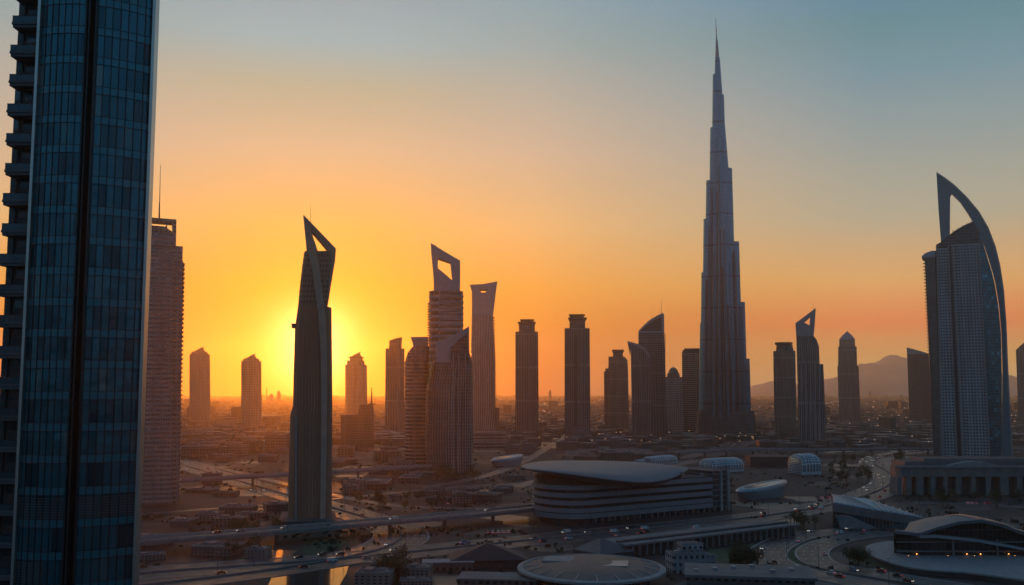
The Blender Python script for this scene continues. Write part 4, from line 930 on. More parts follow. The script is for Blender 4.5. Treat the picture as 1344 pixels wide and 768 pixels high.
r_ = place_thing('tent_roofed_hall', 'dark tent-roofed hall just below the highway, left of the disc roof', 642, 746, R(6))
m = MB(); m.box(-17, 17, 0, 20, -.3, 4.0); m.build('wall', mt_cdark, r_)
m = MB(); m.loft([(4.0, [(-19, -2), (19, -2), (19, 22), (-19, 22)]), (10.4, [(-1, 9), (1, 9), (1, 11), (-1, 11)])]); m.build('roof', plain('dark roof tiles', (.045, .04, .045), .7), r_)
r_ = place_thing('shed', 'small pale flat shed left of the tent-roofed hall', 588, 749, R(4))
m = MB(); m.box(-12, 12, 0, 9, -.3, 3.6, 0); m.build('wall', mt_low[1], r_); m = MB(); m.box(-12.6, 12.6, -.6, 9.6, 3.6, 4.0); m.build('roof', mt_cpale, r_)
# white office cluster
r_ = place_thing('office_block', 'small white boxy office with stepped roof terraces, right of the disc roof', 916, 752, R(10))
mo = facade('white office wall', (.28, .28, .30), (.05, .06, .07), 3.3, 2.8, .45, .45)
for i, (x0, x1, y0, y1, h) in enumerate(((-12, 5, 0, 12, 9), (-5, 5, 6, 16, 12.5), (5.05, 10, 2, 13, 7.5), (-3, 3, 1, 5, 10.4))):
    m = MB(); m.box(x0, x1, y0 + .003 * i, y1, -.3, h, 0, top=1); m.build('wing', [mo, mt_roof], r_); m = MB(); m.box(x0 - .25, x1 + .2 - (.25 if i == 0 else 0), y0 - .25, y0, h, h + .5); m.build('parapet', mt_cpale, r_)
for k in range(3): m = MB(); m.box(5.4, 11, 1.6, 2.0, 2 + k * 2.4, 2.4 + k * 2.4); m.build('balcony', mt_cpale, r_)
for k in range(4): m = MB(); m.box(-10 + k * 3, -8.4 + k * 3, 3 + k % 2 * 3, 4.6 + k % 2 * 3, 9, 10.1); m.build('roof_unit', mt_steel, r_)
r_ = place_thing('flat_roofed_warehouse', 'broad pale flat-roofed warehouse cut by the bottom edge, below the white office', 982, 786, R(-10))
m = MB(); m.box(-25, 27, 0, 28, -.3, 8, 0); m.build('wall', mt_low[3], r_); m = MB(); m.box(-26, 28, -1, 29, 8, 9.2, 0); m.build('roof', plain('weathered pale roof', (.13, .13, .14), .7, scale=.12, var=.35), r_)
for k in range(6): m = MB(); m.box(-22 + k * 8, -20 + k * 8, 6 + (k * 5) % 16, 8.4 + (k * 5) % 16, 9.2, 10.3); m.build('roof_unit', mt_steel, r_)
r_ = place_thing('flat_roofed_warehouse', 'narrow pale roof at the bottom edge under the tent-roofed hall', 655, 778, R(-6))
m = MB(); m.box(-18, 16, 0, 16, -.3, 5, 0); m.build('wall', mt_low[3], r_); m = MB(); m.box(-18.5, 16.5, -.5, 16.5, 5, 5.7, 0); m.build('roof', mt_conc, r_)

# ------------------------------------------------------------------ curved-roof terminal at bottom right
YT = G(1180, 738).y
T = Tower('curved_roof_terminal', 'wave-roofed glass terminal on an oval plinth at bottom right', 1290, 738, 62, cat='building', Y=YT, face=False)
upper = [(1170, 692.5), (1190, 690.3), (1217, 684.7), (1250, 679), (1292.7, 673.5), (1320, 671.6), (1344, 674), (1375, 684), (1410, 697)]
lower = [(1172, 698.5), (1190, 701), (1203, 702.5), (1217, 698), (1232, 693), (1260, 686.5), (1287, 685), (1311.6, 690), (1344, 702), (1375, 712), (1410, 718)]
def wave(lst, px):
    for (a, b_), (c, d_) in zip(lst, lst[1:]):
        if a <= px <= c: f = (px - a) / (c - a); f = f * f * (3 - 2 * f) * .4 + f * .6; return b_ + (d_ - b_) * f
    return lst[-1][1]
nu = 48; m = MB(); up = []; dn = []
for i in range(nu + 1):
    px = 1172 + (1410 - 1172) * i / nu; x = T.X(px, 690); zl = T.Z(wave(lower, px)); yb_ = min(1, .25 + i / nu * 3) * .9 * .7; zu = max(zl + .8, T.Z(wave(upper, px), None, yb_))
    fr_ = zl + .0; 
    for j in range(9):
        v = j / 8; y = -T.d / 2 - 2 + v * (T.d * .78) * min(1, .25 + i / nu * 3); up.append((x + v * 4, y, zl + 1.2 + 1.4 * math.sin(v * math.pi) - 4.2 * v)); dn.append((x + v * 4, y, zl - .3 + .8 * math.sin(v * math.pi) - 4.2 * v))
grid(m, up, nu, 8, True); grid(m, dn, nu, 8, False)
n1 = (nu + 1) * 9
for i in range(nu):
    a = i * 9; m.f.append((a, a + 9, a + 9 + n1, a + n1)[::-1]); m.m.append(0); m.uv.append([(0, 0)] * 4)
    a = i * 9 + 8; m.f.append((a, a + 9, a + 9 + n1, a + n1)); m.m.append(0); m.uv.append([(0, 0)] * 4)
for j in range(8):
    a = j; m.f.append((a, a + 1, a + 1 + n1, a + n1)); m.m.append(0); m.uv.append([(0, 0)] * 4)
for f in m.f: pass
o = m.build('roof', plain('terminal roof metal', (.12, .14, .165), .5, .2, .15, .12), T.e); smooth_angle(o, 40)
for k in range(16):      # standing ribs on the roof
    i = 22 + int(k * 1.6); q = MB(); q.tube([Vector(up[i * 9 + j]) + Vector((0, 0, .35)) for j in range(9)], .28, 5); q.build('roof_rib', mt_steel, T.e)
mtg = facade('terminal glazing', (.07, .08, .09), (.02, .04, .05), 5.0, 2.4, .93, .94, gmetal=.4, grough=.1)
m = MB(); mb_ = MB()
for i in range(2, nu):
    px = 1172 + (1410 - 1172) * i / nu; x = T.X(px, 690); zl = T.Z(wave(lower, px)); x2 = T.X(px + 238 / nu, 690); z2 = T.Z(wave(lower, min(1409, px + 238 / nu)))
    yf = -T.d / 2 + (3.5 if i > 6 else 3.5 + (6 - i) * 1.6); yf2 = -T.d / 2 + (3.5 if i + 1 > 6 else 3.5 + (5 - i) * 1.6)
    m.quad([(x, yf, -.3), (x2, yf2, -.3), (x2, yf2, z2 + 1.0), (x, yf, zl + 1.0)], 0, [(x, 0), (x2, 0), (x2, z2), (x, zl)])
    if i >= 15: mb_.quad([(x2, T.d * .2, -.3), (x, T.d * .2, -.3), (x, T.d * .2, zl - 3.5), (x2, T.d * .2, z2 - 3.5)], 0, [(x, 0), (x2, 0), (x2, z2), (x, zl)])
m.build('glass_wall', mtg, T.e); mb_.build('back_wall', mtg, T.e)
m = MB(); cv = [(1205, 704), (1225, 703.5), (1250, 706), (1280, 709), (1320, 716), (1360, 724), (1410, 738)]
m2 = [(T.X(a, b_), T.Z(b_)) for a, b_ in cv]; m.prof([(x, z + .7) for x, z in m2] + [(x, z - .7) for x, z in reversed(m2)], [], -T.d / 2 - 1.5, -T.d / 2 + 3.4); m.build('canopy_beam', mt_steel, T.e)
for z0 in (4.6, 9.2):
    m = MB(); m.box(T.X(1180, 720), T.X(1410, 720), -T.d / 2 + 2.4, -T.d / 2 + 3.6, z0, z0 + .7); m.build('floor_band', mt_conc, T.e)
for px in (1252, 1310, 1368):
    m = MB(); x = T.X(px, 720); m.tube([(x, -T.d / 2 + .8, 0), (x, -T.d / 2 + .8, T.Z(708))], .55, 10); m.build('column', mt_conc, T.e)
for k, px in enumerate((1194, 1205, 1246, 1271, 1281, 1289, 1312, 1326, 1334)):
    m = MB(); x = T.X(px, 728); m.tube([(x, -T.d / 2 + 1.6, 2.6 + (k % 2)), (x, -T.d / 2 + 1.6, 3.0 + (k % 2))], .3, 6); m.build('wall_lamp', mt_lamp, T.e)
rim_o = [(1405, 775), (1344, 762), (1270, 752), (1215, 748), (1180, 742), (1150, 732), (1138, 723.5), (1142, 717), (1160, 713), (1185, 712), (1300, 712), (1405, 715)]
q = [G(p[0], p[1], 2.4) for p in rim_o]; q = spline([(p.x, p.y) for p in q] + [(q[0].x, q[0].y)], 8)[:-1]
ex, ey = T.e.location.x, T.e.location.y; q = [(x - ex, y - ey) for x, y in q][::-1]
area = sum(q[k][0] * q[(k + 1) % len(q)][1] - q[(k + 1) % len(q)][0] * q[k][1] for k in range(len(q)))
if area < 0: q = q[::-1]
m = MB(); m.loft([(-.3, q), (2.0, q)], 0); m.build('plinth', mt_cdark, T.e)
cx_ = sum(p[0] for p in q) / len(q); cy_ = sum(p[1] for p in q) / len(q)
qq = [((x - cx_) * .985 + cx_, (y - cy_) * .975 + cy_) for x, y in q]; q2 = [((x - cx_) * 1.02 + cx_, (y - cy_) * 1.03 + cy_) for x, y in q]
m = MB(); m.loft([(1.6, qq), (2.1, q2), (2.9, q2), (2.95, qq)], 0); smooth_angle(m.build('plinth_rim', mt_cpale, T.e), 50)

# ------------------------------------------------------------------ scatter: keep-out test
KEEP = []
for o in list(COL.objects):
    if o.parent is None and o.type == 'EMPTY' and o.get('label'): KEEP.append(o)
bpy.context.view_layer.update()
BOX = []
for e_ in KEEP:
    xs_, ys_ = [], []
    for ch in e_.children_recursive:
        for cn in ch.bound_box: v = ch.matrix_world @ Vector(cn); xs_.append(v.x); ys_.append(v.y)
    if xs_: BOX.append((min(xs_) - 8, max(xs_) + 8, min(ys_) - 8, max(ys_) + 8))
def road_near(x, y, extra=6):
    for pts, nr, ss, wd, z, dk in ROADS:
        lim = (wd / 2 + extra) ** 2
        for p in pts:
            if (p[0] - x) ** 2 + (p[1] - y) ** 2 < lim: return True
        for p, q in zip(pts, pts[1:]):
            dx, dy = q[0] - p[0], q[1] - p[1]; l2 = dx * dx + dy * dy
            if l2 < 1: continue
            t_ = max(0, min(1, ((x - p[0]) * dx + (y - p[1]) * dy) / l2)); 
            if (p[0] + dx * t_ - x) ** 2 + (p[1] + dy * t_ - y) ** 2 < lim: return True
    return False
WATER = [(p.x, p.y) for p in wpts]
def blocked(x, y, r=0, extra=6):
    if any(a - r < x < b_ + r and c - r < y < d_ + r for a, b_, c, d_ in BOX): return True
    if min(p[0] for p in WATER) - 8 < x < max(p[0] for p in WATER) + 8 and y < max(p[1] for p in WATER) + 6: return True
    return road_near(x, y, extra + r)

# ------------------------------------------------------------------ low buildings
def low_proto(i):
    e_ = empty('low_building', (0, 0, -500)); rnd = random.Random(i)
    w_, d_, h_ = [(26, 18, 9), (34, 16, 7), (18, 18, 14), (44, 24, 8), (22, 14, 18), (30, 22, 11)][i]
    m = MB(); m.box(-w_ / 2, w_ / 2, -d_ / 2, d_ / 2, -.3, h_, 0, top=1); m.build('wall', [mt_low[i % 4], mt_roof], e_)
    m = MB()
    for x0, x1, y0, y1 in ((-w_ / 2 - .2, w_ / 2 + .2, -d_ / 2 - .2, -d_ / 2 + .3), (-w_ / 2 - .2, w_ / 2 + .2, d_ / 2 - .3, d_ / 2 + .2), (-w_ / 2 - .2, -w_ / 2 + .3, -d_ / 2 + .3, d_ / 2 - .3), (w_ / 2 - .3, w_ / 2 + .2, -d_ / 2 + .3, d_ / 2 - .3)): m.box(x0, x1, y0, y1, h_ - .4, h_ + .9)
    m.build('parapet', mt_cpale if i % 2 else mt_conc, e_)
    m = MB(); m.box(-w_ * .3, -w_ * .05, -d_ * .2, d_ * .25, h_, h_ + 2.8); m.build('stair_house', mt_conc, e_)
    for k in range(3): m = MB(); x = w_ * (.08 + .12 * k); y = d_ * rnd.uniform(-.25, .2); m.box(x, x + 2, y, y + 2, h_, h_ + 1.4); m.build('roof_unit', mt_steel, e_)
    return e_, max(w_, d_) / 2
protos = [low_proto(i) for i in range(6)]
for e_, _ in protos: reg(e_)
zones = [  # px range, py range, how many, label, group, group name
    ((240, 380), (566, 606), 34, 'low block among the hazy rooftops left of the tower before the sun', 'low blocks left of the sun tower'),
    ((437, 560), (592, 662), 22, 'low block in the dark quarter between sun tower and horned tower', 'low blocks right of the sun tower'),
    ((565, 690), (628, 664), 9, 'low block behind the long viaduct, left of the lens roof', 'low blocks behind the viaduct'),
    ((240, 376), (634, 690), 9, 'low block beside the diagonal expressway', 'low blocks by the expressway'),
    ((650, 900), (562, 604), 36, 'low block at the feet of the brown flared-crown towers', 'low blocks below the brown towers'),
    ((990, 1210), (556, 586), 46, 'low block on the dusky plain around the pyramid-topped tower', 'low blocks on the right plain'),
    ((470, 620), (736, 768), 7, 'low block at the bottom edge below the highway', 'low blocks at the bottom edge'),
    ((186, 340), (712, 745), 4, 'low block between viaduct and highway at far left', 'low blocks between the roads'),
]
first = set(); placed = []
for (xa, xb), (ya, yb), n, lab, grp in zones:
    k = 0; tries = 0
    while k < n and tries < n * 30:
        tries += 1
        p = G(random.uniform(xa, xb), random.uniform(ya, yb)); i = random.randrange(6); e_, r0 = protos[i]; sc_ = random.uniform(.45, .95) if p.y < 900 else random.uniform(.7, 1.4)
        r = r0 * sc_
        if i == 4 and p.y < 900: continue
        if blocked(p.x, p.y, r, 3) or any((p.x - a) ** 2 + (p.y - b_) ** 2 < (r + c) ** 2 for a, b_, c in placed): continue
        placed.append((p.x, p.y, r)); k += 1
        if i not in first: c = e_; first.add(i)
        else: c = copy_tree(e_)
        c.location = (p.x, p.y, 0); c.rotation_euler = (0, 0, random.choice((0, 0, .35, -.3, 1.57)) + random.uniform(-.08, .08)); c.scale = (sc_, sc_, sc_ * random.uniform(.8, 1.3) * (.55 if p.y < 1300 else .8)); tag(c, lab, 'building', grp)

# far city fabric: uncountable rooftops to the horizon
m = MB(); rnd = random.Random(5)
def cheap_box(m, x, y, w_, d_, h_, a, mi):
    ca, sa = math.cos(a), math.sin(a); q = [(x + u * w_ * ca - v * d_ * sa, y + u * w_ * sa + v * d_ * ca) for u, v in ((-.5, -.5), (.5, -.5), (.5, .5), (-.5, .5))]
    i = len(m.v); m.v += [(a_, b_, 0) for a_, b_ in q] + [(a_, b_, h_) for a_, b_ in q]
    for k in range(4): k2 = (k + 1) % 4; m.f.append((i + k, i + k2, i + 4 + k2, i + 4 + k)); m.m.append(mi); m.uv.append([(0, 0), (w_, 0), (w_, h_), (0, h_)])
    m.f.append((i + 4, i + 5, i + 6, i + 7)); m.m.append(4); m.uv.append([(0, 0)] * 4)
cnt = 0
while cnt < 13000:
    Y = 1500 * (14000 / 1500) ** (rnd.random() ** .85); x = rnd.uniform(-.52, .56) * Y
    dens = .5 + .5 * math.sin(x * .0011 + Y * .0007) * math.sin(Y * .0013 - x * .0004)
    if rnd.random() > .25 + dens: cnt += 1; continue
    if Y < 3600 and any(a - 12 < x < b_ + 12 and c - 12 < Y < d_ + 12 for a, b_, c, d_ in BOX): continue
    if Y < 2800 and road_near(x, Y, 12): continue
    if Y < 2600 and any((x - a) ** 2 + (Y - b_) ** 2 < (14 + c) ** 2 for a, b_, c in placed): continue
    cheap_box(m, x, Y, rnd.uniform(9, 30) * (1 + Y / 9000), rnd.uniform(9, 26) * (1 + Y / 9000), rnd.choice((4, 6, 8, 10, 12)) * (1 + (rnd.random() < .02) * 2.2), .25 * math.sin(x * .0008) + rnd.choice((0, 0, 1.57)) + .3 * math.sin(Y * .0011), rnd.randrange(4)); cnt += 1
tag(m.build('distant_city_blocks', mt_low + [plain('distant roofs', (.22, .2, .19), .6, scale=.02, var=.6)]), kind='stuff')
# far lit windows and street lights, specks only
m = MB()
for k in range(520):
    Y = 1500 * (9000 / 1500) ** rnd.random(); x = rnd.uniform(-.1, .56) * Y; s_ = Y * .00038
    m.box(x - s_, x + s_, Y, Y + s_, 9, 9 + s_ * 1.4)
tag(m.build('distant_city_lights', emis('distant street light', (1.0, .62, .38), .9)), kind='stuff')
for px, py, top, w_, lab in ((722, 530, 512, 3.2, 'tiny slab tower alone on the horizon between the two lookalike towers'), (1142, 524, 513.5, 4, 'tiny slab block on the horizon right of the pyramid-topped tower'), (366, 532, 513, 5, 'faint block low on the horizon left of the sun tower'), (356, 531, 517, 6, 'fainter lower block on the horizon farthest left of the sun tower'), (350, 531, 509, 1.4, 'faint needle tower on the horizon left of the sun tower')):
    T = Tower('horizon_tower', lab, px, py, 90); T.body('shaft', mt_stone, [(py, px - w_ / 2, px + w_ / 2), (top + 2, px - w_ / 2, px + w_ / 2)]); T.body('roof_house', mt_conc, [(top + 2, px - w_ * .3, px + w_ * .3, .2, .8), (top, px - w_ * .3, px + w_ * .3, .2, .8)])

# scrub and low planting: uncountable clumps between roads and buildings
RC = set()
for pts, nr, ss, wd, z, dk in ROADS:
    for i in range(len(pts) - 1):
        a, b_ = Vector(pts[i]), Vector(pts[i + 1]); n_ = max(1, int((b_ - a).length / 2))
        for k in range(n_):
            p = a.lerp(b_, k / n_)
            for q in range(int(-wd / 2) - 2, int(wd / 2) + 3, 2): RC.add((int((p.x + nr[i].x * q) // 2), int((p.y + nr[i].y * q) // 2)))
m = MB(); rnd = random.Random(9); cnt = 0
from mathutils import noise
while cnt < 9000:
    py = 545 + 223 * rnd.random() ** .8; p = G(rnd.uniform(170, 1360), py); cnt += 1
    dn_ = noise.noise(Vector((p.x * .018, p.y * .018, 1.3))) + .5 * noise.noise(Vector((p.x * .06, p.y * .06, 4)))
    if dn_ < .02 or (int(p.x // 2), int(p.y // 2)) in RC: continue
    if any(a + 4 < p.x < b_ - 4 and c + 4 < p.y < d_ - 4 for a, b_, c, d_ in BOX) or any((p.x - a) ** 2 + (p.y - b_) ** 2 < c * c for a, b_, c in placed): continue
    if p.y < 505 and -170 < p.x < -50: continue
    s_ = rnd.uniform(.5, 1.6) * (1 + p.y / 3000)
    for k in range(5):
        n_ = Vector((rnd.gauss(0, 1), rnd.gauss(0, 1), rnd.gauss(0, .6))).normalized(); a = n_.orthogonal().normalized(); b_ = n_.cross(a); c = Vector((p.x + rnd.gauss(0, s_ * .5), p.y + rnd.gauss(0, s_ * .5), s_ * rnd.uniform(.15, .6)))
        m.quad([c + a * s_ * .7, c + b_ * s_ * .5, c - a * s_ * .7, c - b_ * s_ * .5])
tag(m.build('scrub', plain('scrub leaves', (.03, .035, .02), .85, scale=.05, var=.6)), kind='stuff')

# ------------------------------------------------------------------ trees
m_leaf = plain('foliage', (.045, .06, .025), .8, scale=.8, var=.5); m_bark = plain('bark', (.12, .09, .06), .9)
def tree_proto(i):
    rnd = random.Random(40 + i); e_ = empty('tree', (0, 0, -500)); h = (6.5, 8.5, 5.5)[i]
    m = MB(); m.tube([(0, 0, -.2), (.1, 0, h * .3), (.05, .1, h * .55)], .28, 7, r2=.16)
    for k in range(5): a = k * 1.26 + i; m.tube([(.06, .05, h * .4), (math.cos(a) * h * .14, math.sin(a) * h * .14, h * .58), (math.cos(a) * h * .26, math.sin(a) * h * .26, h * .74)], .12, 5, r2=.04)
    m.build('trunk', m_bark, e_)
    m = MB(); cl = [(rnd.uniform(-.26, .26) * h, rnd.uniform(-.26, .26) * h, h * rnd.uniform(.5, .92), h * rnd.uniform(.12, .2)) for _ in range(13)]
    for _ in range(620):
        c = rnd.choice(cl); v = Vector((rnd.gauss(0, 1), rnd.gauss(0, 1), rnd.gauss(0, 1))).normalized() * c[3] * rnd.uniform(.6, 1.1); p = Vector(c[:3]) + v
        n_ = Vector((rnd.gauss(0, 1), rnd.gauss(0, 1), rnd.gauss(0, 1))).normalized(); a = n_.orthogonal().normalized(); b_ = n_.cross(a); s_ = rnd.uniform(.16, .34)
        m.quad([p + a * s_, p + b_ * s_ * .6, p - a * s_, p - b_ * s_ * .6])
    if i == 2:      # date palm
        m = MB(); e_.name = 'palm_tree'
        bpy.data.objects.remove([c for c in COL.objects if c.parent == e_][0])
        q = MB(); q.tube([(0, 0, -.2), (.12, 0, 3), (.05, .1, 6.4)], .3, 8, r2=.2); q.build('trunk', m_bark, e_)
        for k in range(16):
            a = k * 2.4; up_ = rnd.uniform(-.2, .9); L_ = rnd.uniform(2.2, 3.0); prev = Vector((.05, .1, 6.4)); dx, dy = math.cos(a), math.sin(a)
            for j in range(5):
                f = (j + 1) / 5; nx_ = Vector((.05 + dx * L_ * f, .1 + dy * L_ * f, 6.4 + up_ * L_ * f - 1.9 * f * f)); w_ = .34 * (1 - f * .75); sd = Vector((-dy, dx, 0)) * w_
                m.quad([prev - sd, nx_ - sd * .8, nx_ + Vector((0, 0, .12)), prev + Vector((0, 0, .12))]); m.quad([prev + Vector((0, 0, .12)), nx_ + Vector((0, 0, .12)), nx_ + sd * .8, prev + sd]); prev = nx_
    m.build('crown', m_leaf, e_); return e_
tp = [tree_proto(i) for i in range(3)]
for e_ in tp: reg(e_)
tz = [((1030, 1110), (690, 700), 12, 'dark tree on the narrow verge between highway and ring road', 'trees by the ring road'),
      ((700, 800), (700, 712), 8, 'dark tree before the rounded end of the banded building', 'trees before the banded building'),
      ((1200, 1340), (655, 668), 14, 'dark tree in the row before the arcade', 'trees before the arcade'),
      ((556, 628), (612, 634), 34, 'small dark tree in the planting round the foot of the horned tower', 'trees round the horned tower'),
      ((1090, 1146), (606, 636), 26, 'small dark tree in the clump inside the highway bend', 'trees inside the bend'),
      ((1150, 1186), (596, 612), 12, 'small dark tree by the corner of the arcade', 'trees by the arcade'),
      ((930, 1004), (712, 746), 26, 'leafy tree on the lawn right of the white office', 'trees on the office lawn'),
      ((1112, 1140), (720, 744), 6, 'leafy tree on the lawn inside the loop ramp', 'trees inside the loop'),
      ((440, 620), (655, 672), 16, 'dark tree in the row before the long viaduct', 'trees before the viaduct'),
      ((400, 560), (744, 768), 22, 'dark tree on the verge below the highway', 'trees below the highway'),
      ((240, 370), (690, 735), 18, 'dark tree between viaduct and highway at left', 'trees between the roads')]
first = set()
for (xa, xb), (ya, yb), n, lab, grp in tz:
    k = tries = 0
    while k < n and tries < n * 20:
        tries += 1; p = G(random.uniform(xa, xb), random.uniform(ya, yb))
        if blocked(p.x, p.y, 0, 1.5) and not (grp.startswith('trees round') and not road_near(p.x, p.y, 2) and p.y < 1075): continue
        if any((p.x - a) ** 2 + (p.y - b_) ** 2 < (c + 2) ** 2 for a, b_, c in placed): continue
        i = random.randrange(3); c = copy_tree(tp[i]) if i in first else tp[i]; first.add(i); s_ = random.uniform(.8, 1.5)
        c.location = (p.x, p.y, 0); c.rotation_euler = (0, 0, random.uniform(0, 6.28)); c.scale = (s_, s_, s_ * random.uniform(.85, 1.15)); tag(c, lab if i < 2 else lab.replace('dark tree', 'palm').replace('leafy tree', 'palm'), 'tree' if i < 2 else 'palm', grp if i < 2 else grp.replace('trees', 'palms')); k += 1

# ------------------------------------------------------------------ cars
def car_proto(name, col, van=False):
    e_ = empty(name, (0, 0, -500)); mc = plain('car paint ' + name + str(col), col, .25, .3, .05)
    m = MB(); h0 = .95; l = 2.25 if not van else 2.7
    body = [(-l, .35), (-l, .85), (-l + .2, h0), (-1.35, h0 + .03), (1.0, h0 + .02), (l - .15, .82), (l, .62), (l, .35)] if not van else [(-l, .35), (-l, 1.9), (-l + .15, 2.1), (1.5, 2.1), (2.1, 1.2), (l, 1.0), (l, .35)]
    m.prof(body, [], -.9, .9); m.build('body', mc, e_)
    m = MB(); t_ = [(-1.7, .98, ), (-1.15, 1.42), (.25, 1.45), (.95, 1.0)] if not van else [(1.35, 1.25), (1.35, 2.0), (1.58, 2.02), (2.04, 1.28)]
    m.prof(t_, [], -.78 if not van else -.93, .78 if not van else .93); m.build('window', mt_glass_d, e_)
    if not van: m = MB(); m.prof([(-1.1, 1.425), (-1.05, 1.48), (.15, 1.5), (.25, 1.455)], [], -.7, .7); m.build('roof', mc, e_)
    for x in (-1.4, 1.4):
        for s_ in (-1, 1): m = MB(); m.tube([(x, s_ * .72, .34), (x, s_ * .93, .34)], .34, 12); m.build('wheel', plain_tyre, e_)
    for s_ in (-1, 1):
        m = MB(); m.box(l - .02, l + .04, s_ * .6 - .2, s_ * .6 + .2, .62 - .12, .62 + .08); m.build('headlight', mt_head, e_)
        m = MB(); m.box(-l - .04, -l + .02, s_ * .62 - .18, s_ * .62 + .18, .6, .78); m.build('taillight', mt_tail, e_)
    return e_
mt_head = emis('headlight glass', (1.0, .86, .66), 2.0); mt_tail = emis('taillight glass', (1.0, .06, .03), 1.0)
plain_tyre = plain('tyre rubber', (.02, .02, .02), .8)
cars = [('white', car_proto('car', (.75, .76, .78))), ('silver', car_proto('car', (.4, .42, .45))), ('black', car_proto('car', (.03, .03, .035))), ('red', car_proto('car', (.3, .04, .03))), ('white', car_proto('van', (.7, .7, .7), True)), ('blue', car_proto('car', (.22, .36, .6)))]
for _, e_ in cars: reg(e_)
used = set(); carpos = []
def put_car(i, x, y, z, rz, where):
    if any((x - a) ** 2 + (y - b_) ** 2 < 42 for a, b_ in carpos): return False
    c = copy_tree(cars[i][1]) if i in used else cars[i][1]; used.add(i); nm = 'van' if i == 4 else 'car'
    c.location = (x, y, z); c.rotation_euler = (0, 0, rz); tag(c, '%s %s %s' % (cars[i][0], nm, where), nm, '%s %ss %s' % (cars[i][0], nm, where)); carpos.append((x, y)); return True
def traffic(ri, where, n, lanes, py_min, py_max, s0=0, s1=1):
    pts, nr, ss, wd, z, dk = ROADS[ri]; k = 0; tries = 0
    while k < n and tries < n * 12:
        tries += 1; s_ = random.uniform(s0, s1) * ss[-1]; j = max(i for i in range(len(ss) - 1) if ss[i] <= s_); f = (s_ - ss[j]) / max(.01, ss[j + 1] - ss[j])
        p = Vector(pts[j]).lerp(Vector(pts[j + 1]), f); ln = random.randrange(lanes); off = (ln + .5 - lanes / 2) * wd / lanes; q = p + nr[j] * off
        t_ = Vector(pts[j + 1]) - Vector(pts[j]); a = math.atan2(t_.y, t_.x) + (math.pi if off > 0 else 0)
        r = (q.x) / q.y
        if not (-.36 < r < .53): continue
        if put_car(random.choice((0, 0, 1, 2, 2, 3, 4)), q.x, q.y, p.z + z + .02, a, where): k += 1
i_blue = cars[5][1]; p = G(604, 714.5); pts, nr, ss, wd, z, dk = ROADS[0]
j = min(range(len(pts) - 1), key=lambda i: (pts[i][0] - p.x) ** 2 + (pts[i][1] - p.y) ** 2); t_ = Vector(pts[j + 1]) - Vector(pts[j])
q = Vector(pts[j]) + nr[j] * 9.4 + t_.normalized() * 2
i_blue.location = (q.x, q.y, z + .02); i_blue.rotation_euler = (0, 0, math.atan2(t_.y, t_.x)); i_blue.scale = (1.35, 1.35, 1.35); tag(i_blue, 'pale blue car alone on the far lanes of the highway above the tent roof', 'car'); carpos.append((q.x, q.y)); used.add(5)
traffic(0, 'on the main highway', 50, 10, 0, 0, .04, .62)
traffic(0, 'on the bend of the highway before the arcade', 70, 10, 0, 0, .66, 1)
traffic(1, 'on the long pale viaduct', 8, 4, 0, 0)
traffic(4, 'on the diagonal expressway', 26, 8, 0, 0, 0, .9)
traffic(6, 'on the boulevard behind the lens roof', 16, 8, 0, 0)
traffic(8, 'on the outer loop at bottom right', 20, 5, 0, 0)
traffic(9, 'on the inner loop at bottom right', 8, 4, 0, 0)
def lot(px, py, nx_, ny_, ang_, where):
    o_ = G(px, py)
    for i in range(nx_):
        for j in range(ny_):
            if random.random() < .25: continue
            v = Matrix.Rotation(ang_, 2) @ Vector((i * 3.2, j * 8.5)); x, y = o_.x + v.x, o_.y + v.y
            if road_near(x, y, 1) or any(a - 2 < x < b_ + 2 and c - 2 < y < d_ + 2 for a, b_, c, d_ in BOX) or any((x - a) ** 2 + (y - b_) ** 2 < (c + 3) ** 2 for a, b_, c in placed): continue
            c = random.choice((0, 0, 1, 2, 3)); cc = copy_tree(cars[c][1]); cc.location = (x, y, .02); cc.rotation_euler = (0, 0, ang_ + math.pi / 2); nm = 'car'
            tag(cc, '%s car parked %s' % (cars[c][0], where), 'car', '%s cars parked %s' % (cars[c][0], where))
lot(560, 662, 9, 2, .1, 'in the lot behind the long viaduct')
lot(640, 700, 14, 2, .05, 'in the lot left of the lens-roofed building')
lot(1075, 655, 10, 2, .2, 'in the lot near the blue shell hall')
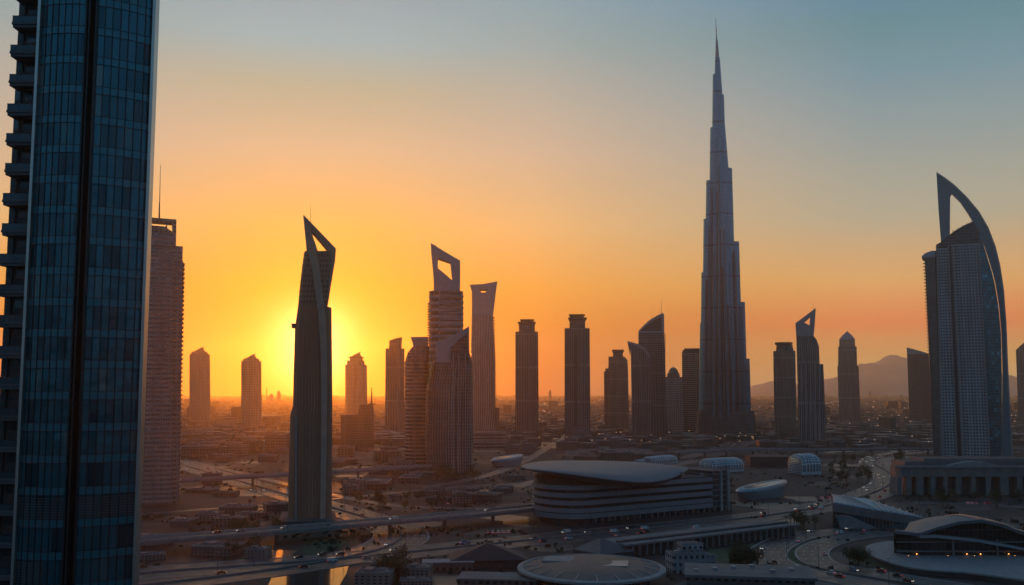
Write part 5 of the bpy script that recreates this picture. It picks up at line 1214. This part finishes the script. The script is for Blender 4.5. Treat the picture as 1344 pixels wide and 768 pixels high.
lot(1225, 661, 14, 1, .0, 'in front of the arcade')

# ------------------------------------------------------------------ street lamps
lp = empty('street_lamp', (0, 0, -500))
m = MB(); m.tube([(0, 0, -.2), (0, 0, 5), (0, 0, 11)], .16, 6, r2=.09); m.build('pole', mt_steel_d, lp)
m = MB(); m.tube([(-1.9, 0, 11.2), (0, 0, 11), (1.9, 0, 11.2)], .07, 5); m.build('arm', mt_steel_d, lp)
for s_ in (-1, 1): m = MB(); m.box(s_ * 1.9 - .45, s_ * 1.9 + .45, -.16, .16, 11.12, 11.3); m.build('lamp_head', mt_steel, lp)
reg(lp); usedl = False
def lamps(ri, n, off, lab, grp, s0=0, s1=1):
    global usedl
    pts, nr, ss, wd, z, dk = ROADS[ri]
    for k in range(n):
        s_ = (s0 + (s1 - s0) * (k + .5) / n) * ss[-1]; j = max(i for i in range(len(ss) - 1) if ss[i] <= s_); f = (s_ - ss[j]) / max(.01, ss[j + 1] - ss[j])
        p = Vector(pts[j]).lerp(Vector(pts[j + 1]), f) + nr[j] * off
        if not -.37 < p.x / p.y < .54: continue
        c = copy_tree(lp) if usedl else lp; usedl = True
        c.location = (p.x, p.y, p.z + z - .05); c.rotation_euler = (0, 0, math.atan2(nr[j].y, nr[j].x)); tag(c, lab, 'street lamp', grp)
lamps(0, 20, 0, 'double-armed lamp post on the median of the main highway', 'lamps along the main highway', .05, .6)
lamps(0, 12, 0, 'double-armed lamp post on the highway bend before the arcade', 'lamps along the bend', .62, 1)
lamps(4, 16, 0, 'double-armed lamp post on the median of the diagonal expressway', 'lamps along the expressway')
lamps(8, 9, 9, 'double-armed lamp post beside the outer loop at bottom right', 'lamps along the outer loop')
lamps(6, 8, 18, 'double-armed lamp post beside the boulevard behind the lens roof', 'lamps along the boulevard')
# unused prototypes: remove
for e_ in [p[0] for p in protos] + tp + [c[1] for c in cars] + [lp]:
    if e_.location.z < -400:
        for ch in KIDS.get(e_.name, []): bpy.data.objects.remove(ch)
        bpy.data.objects.remove(e_)
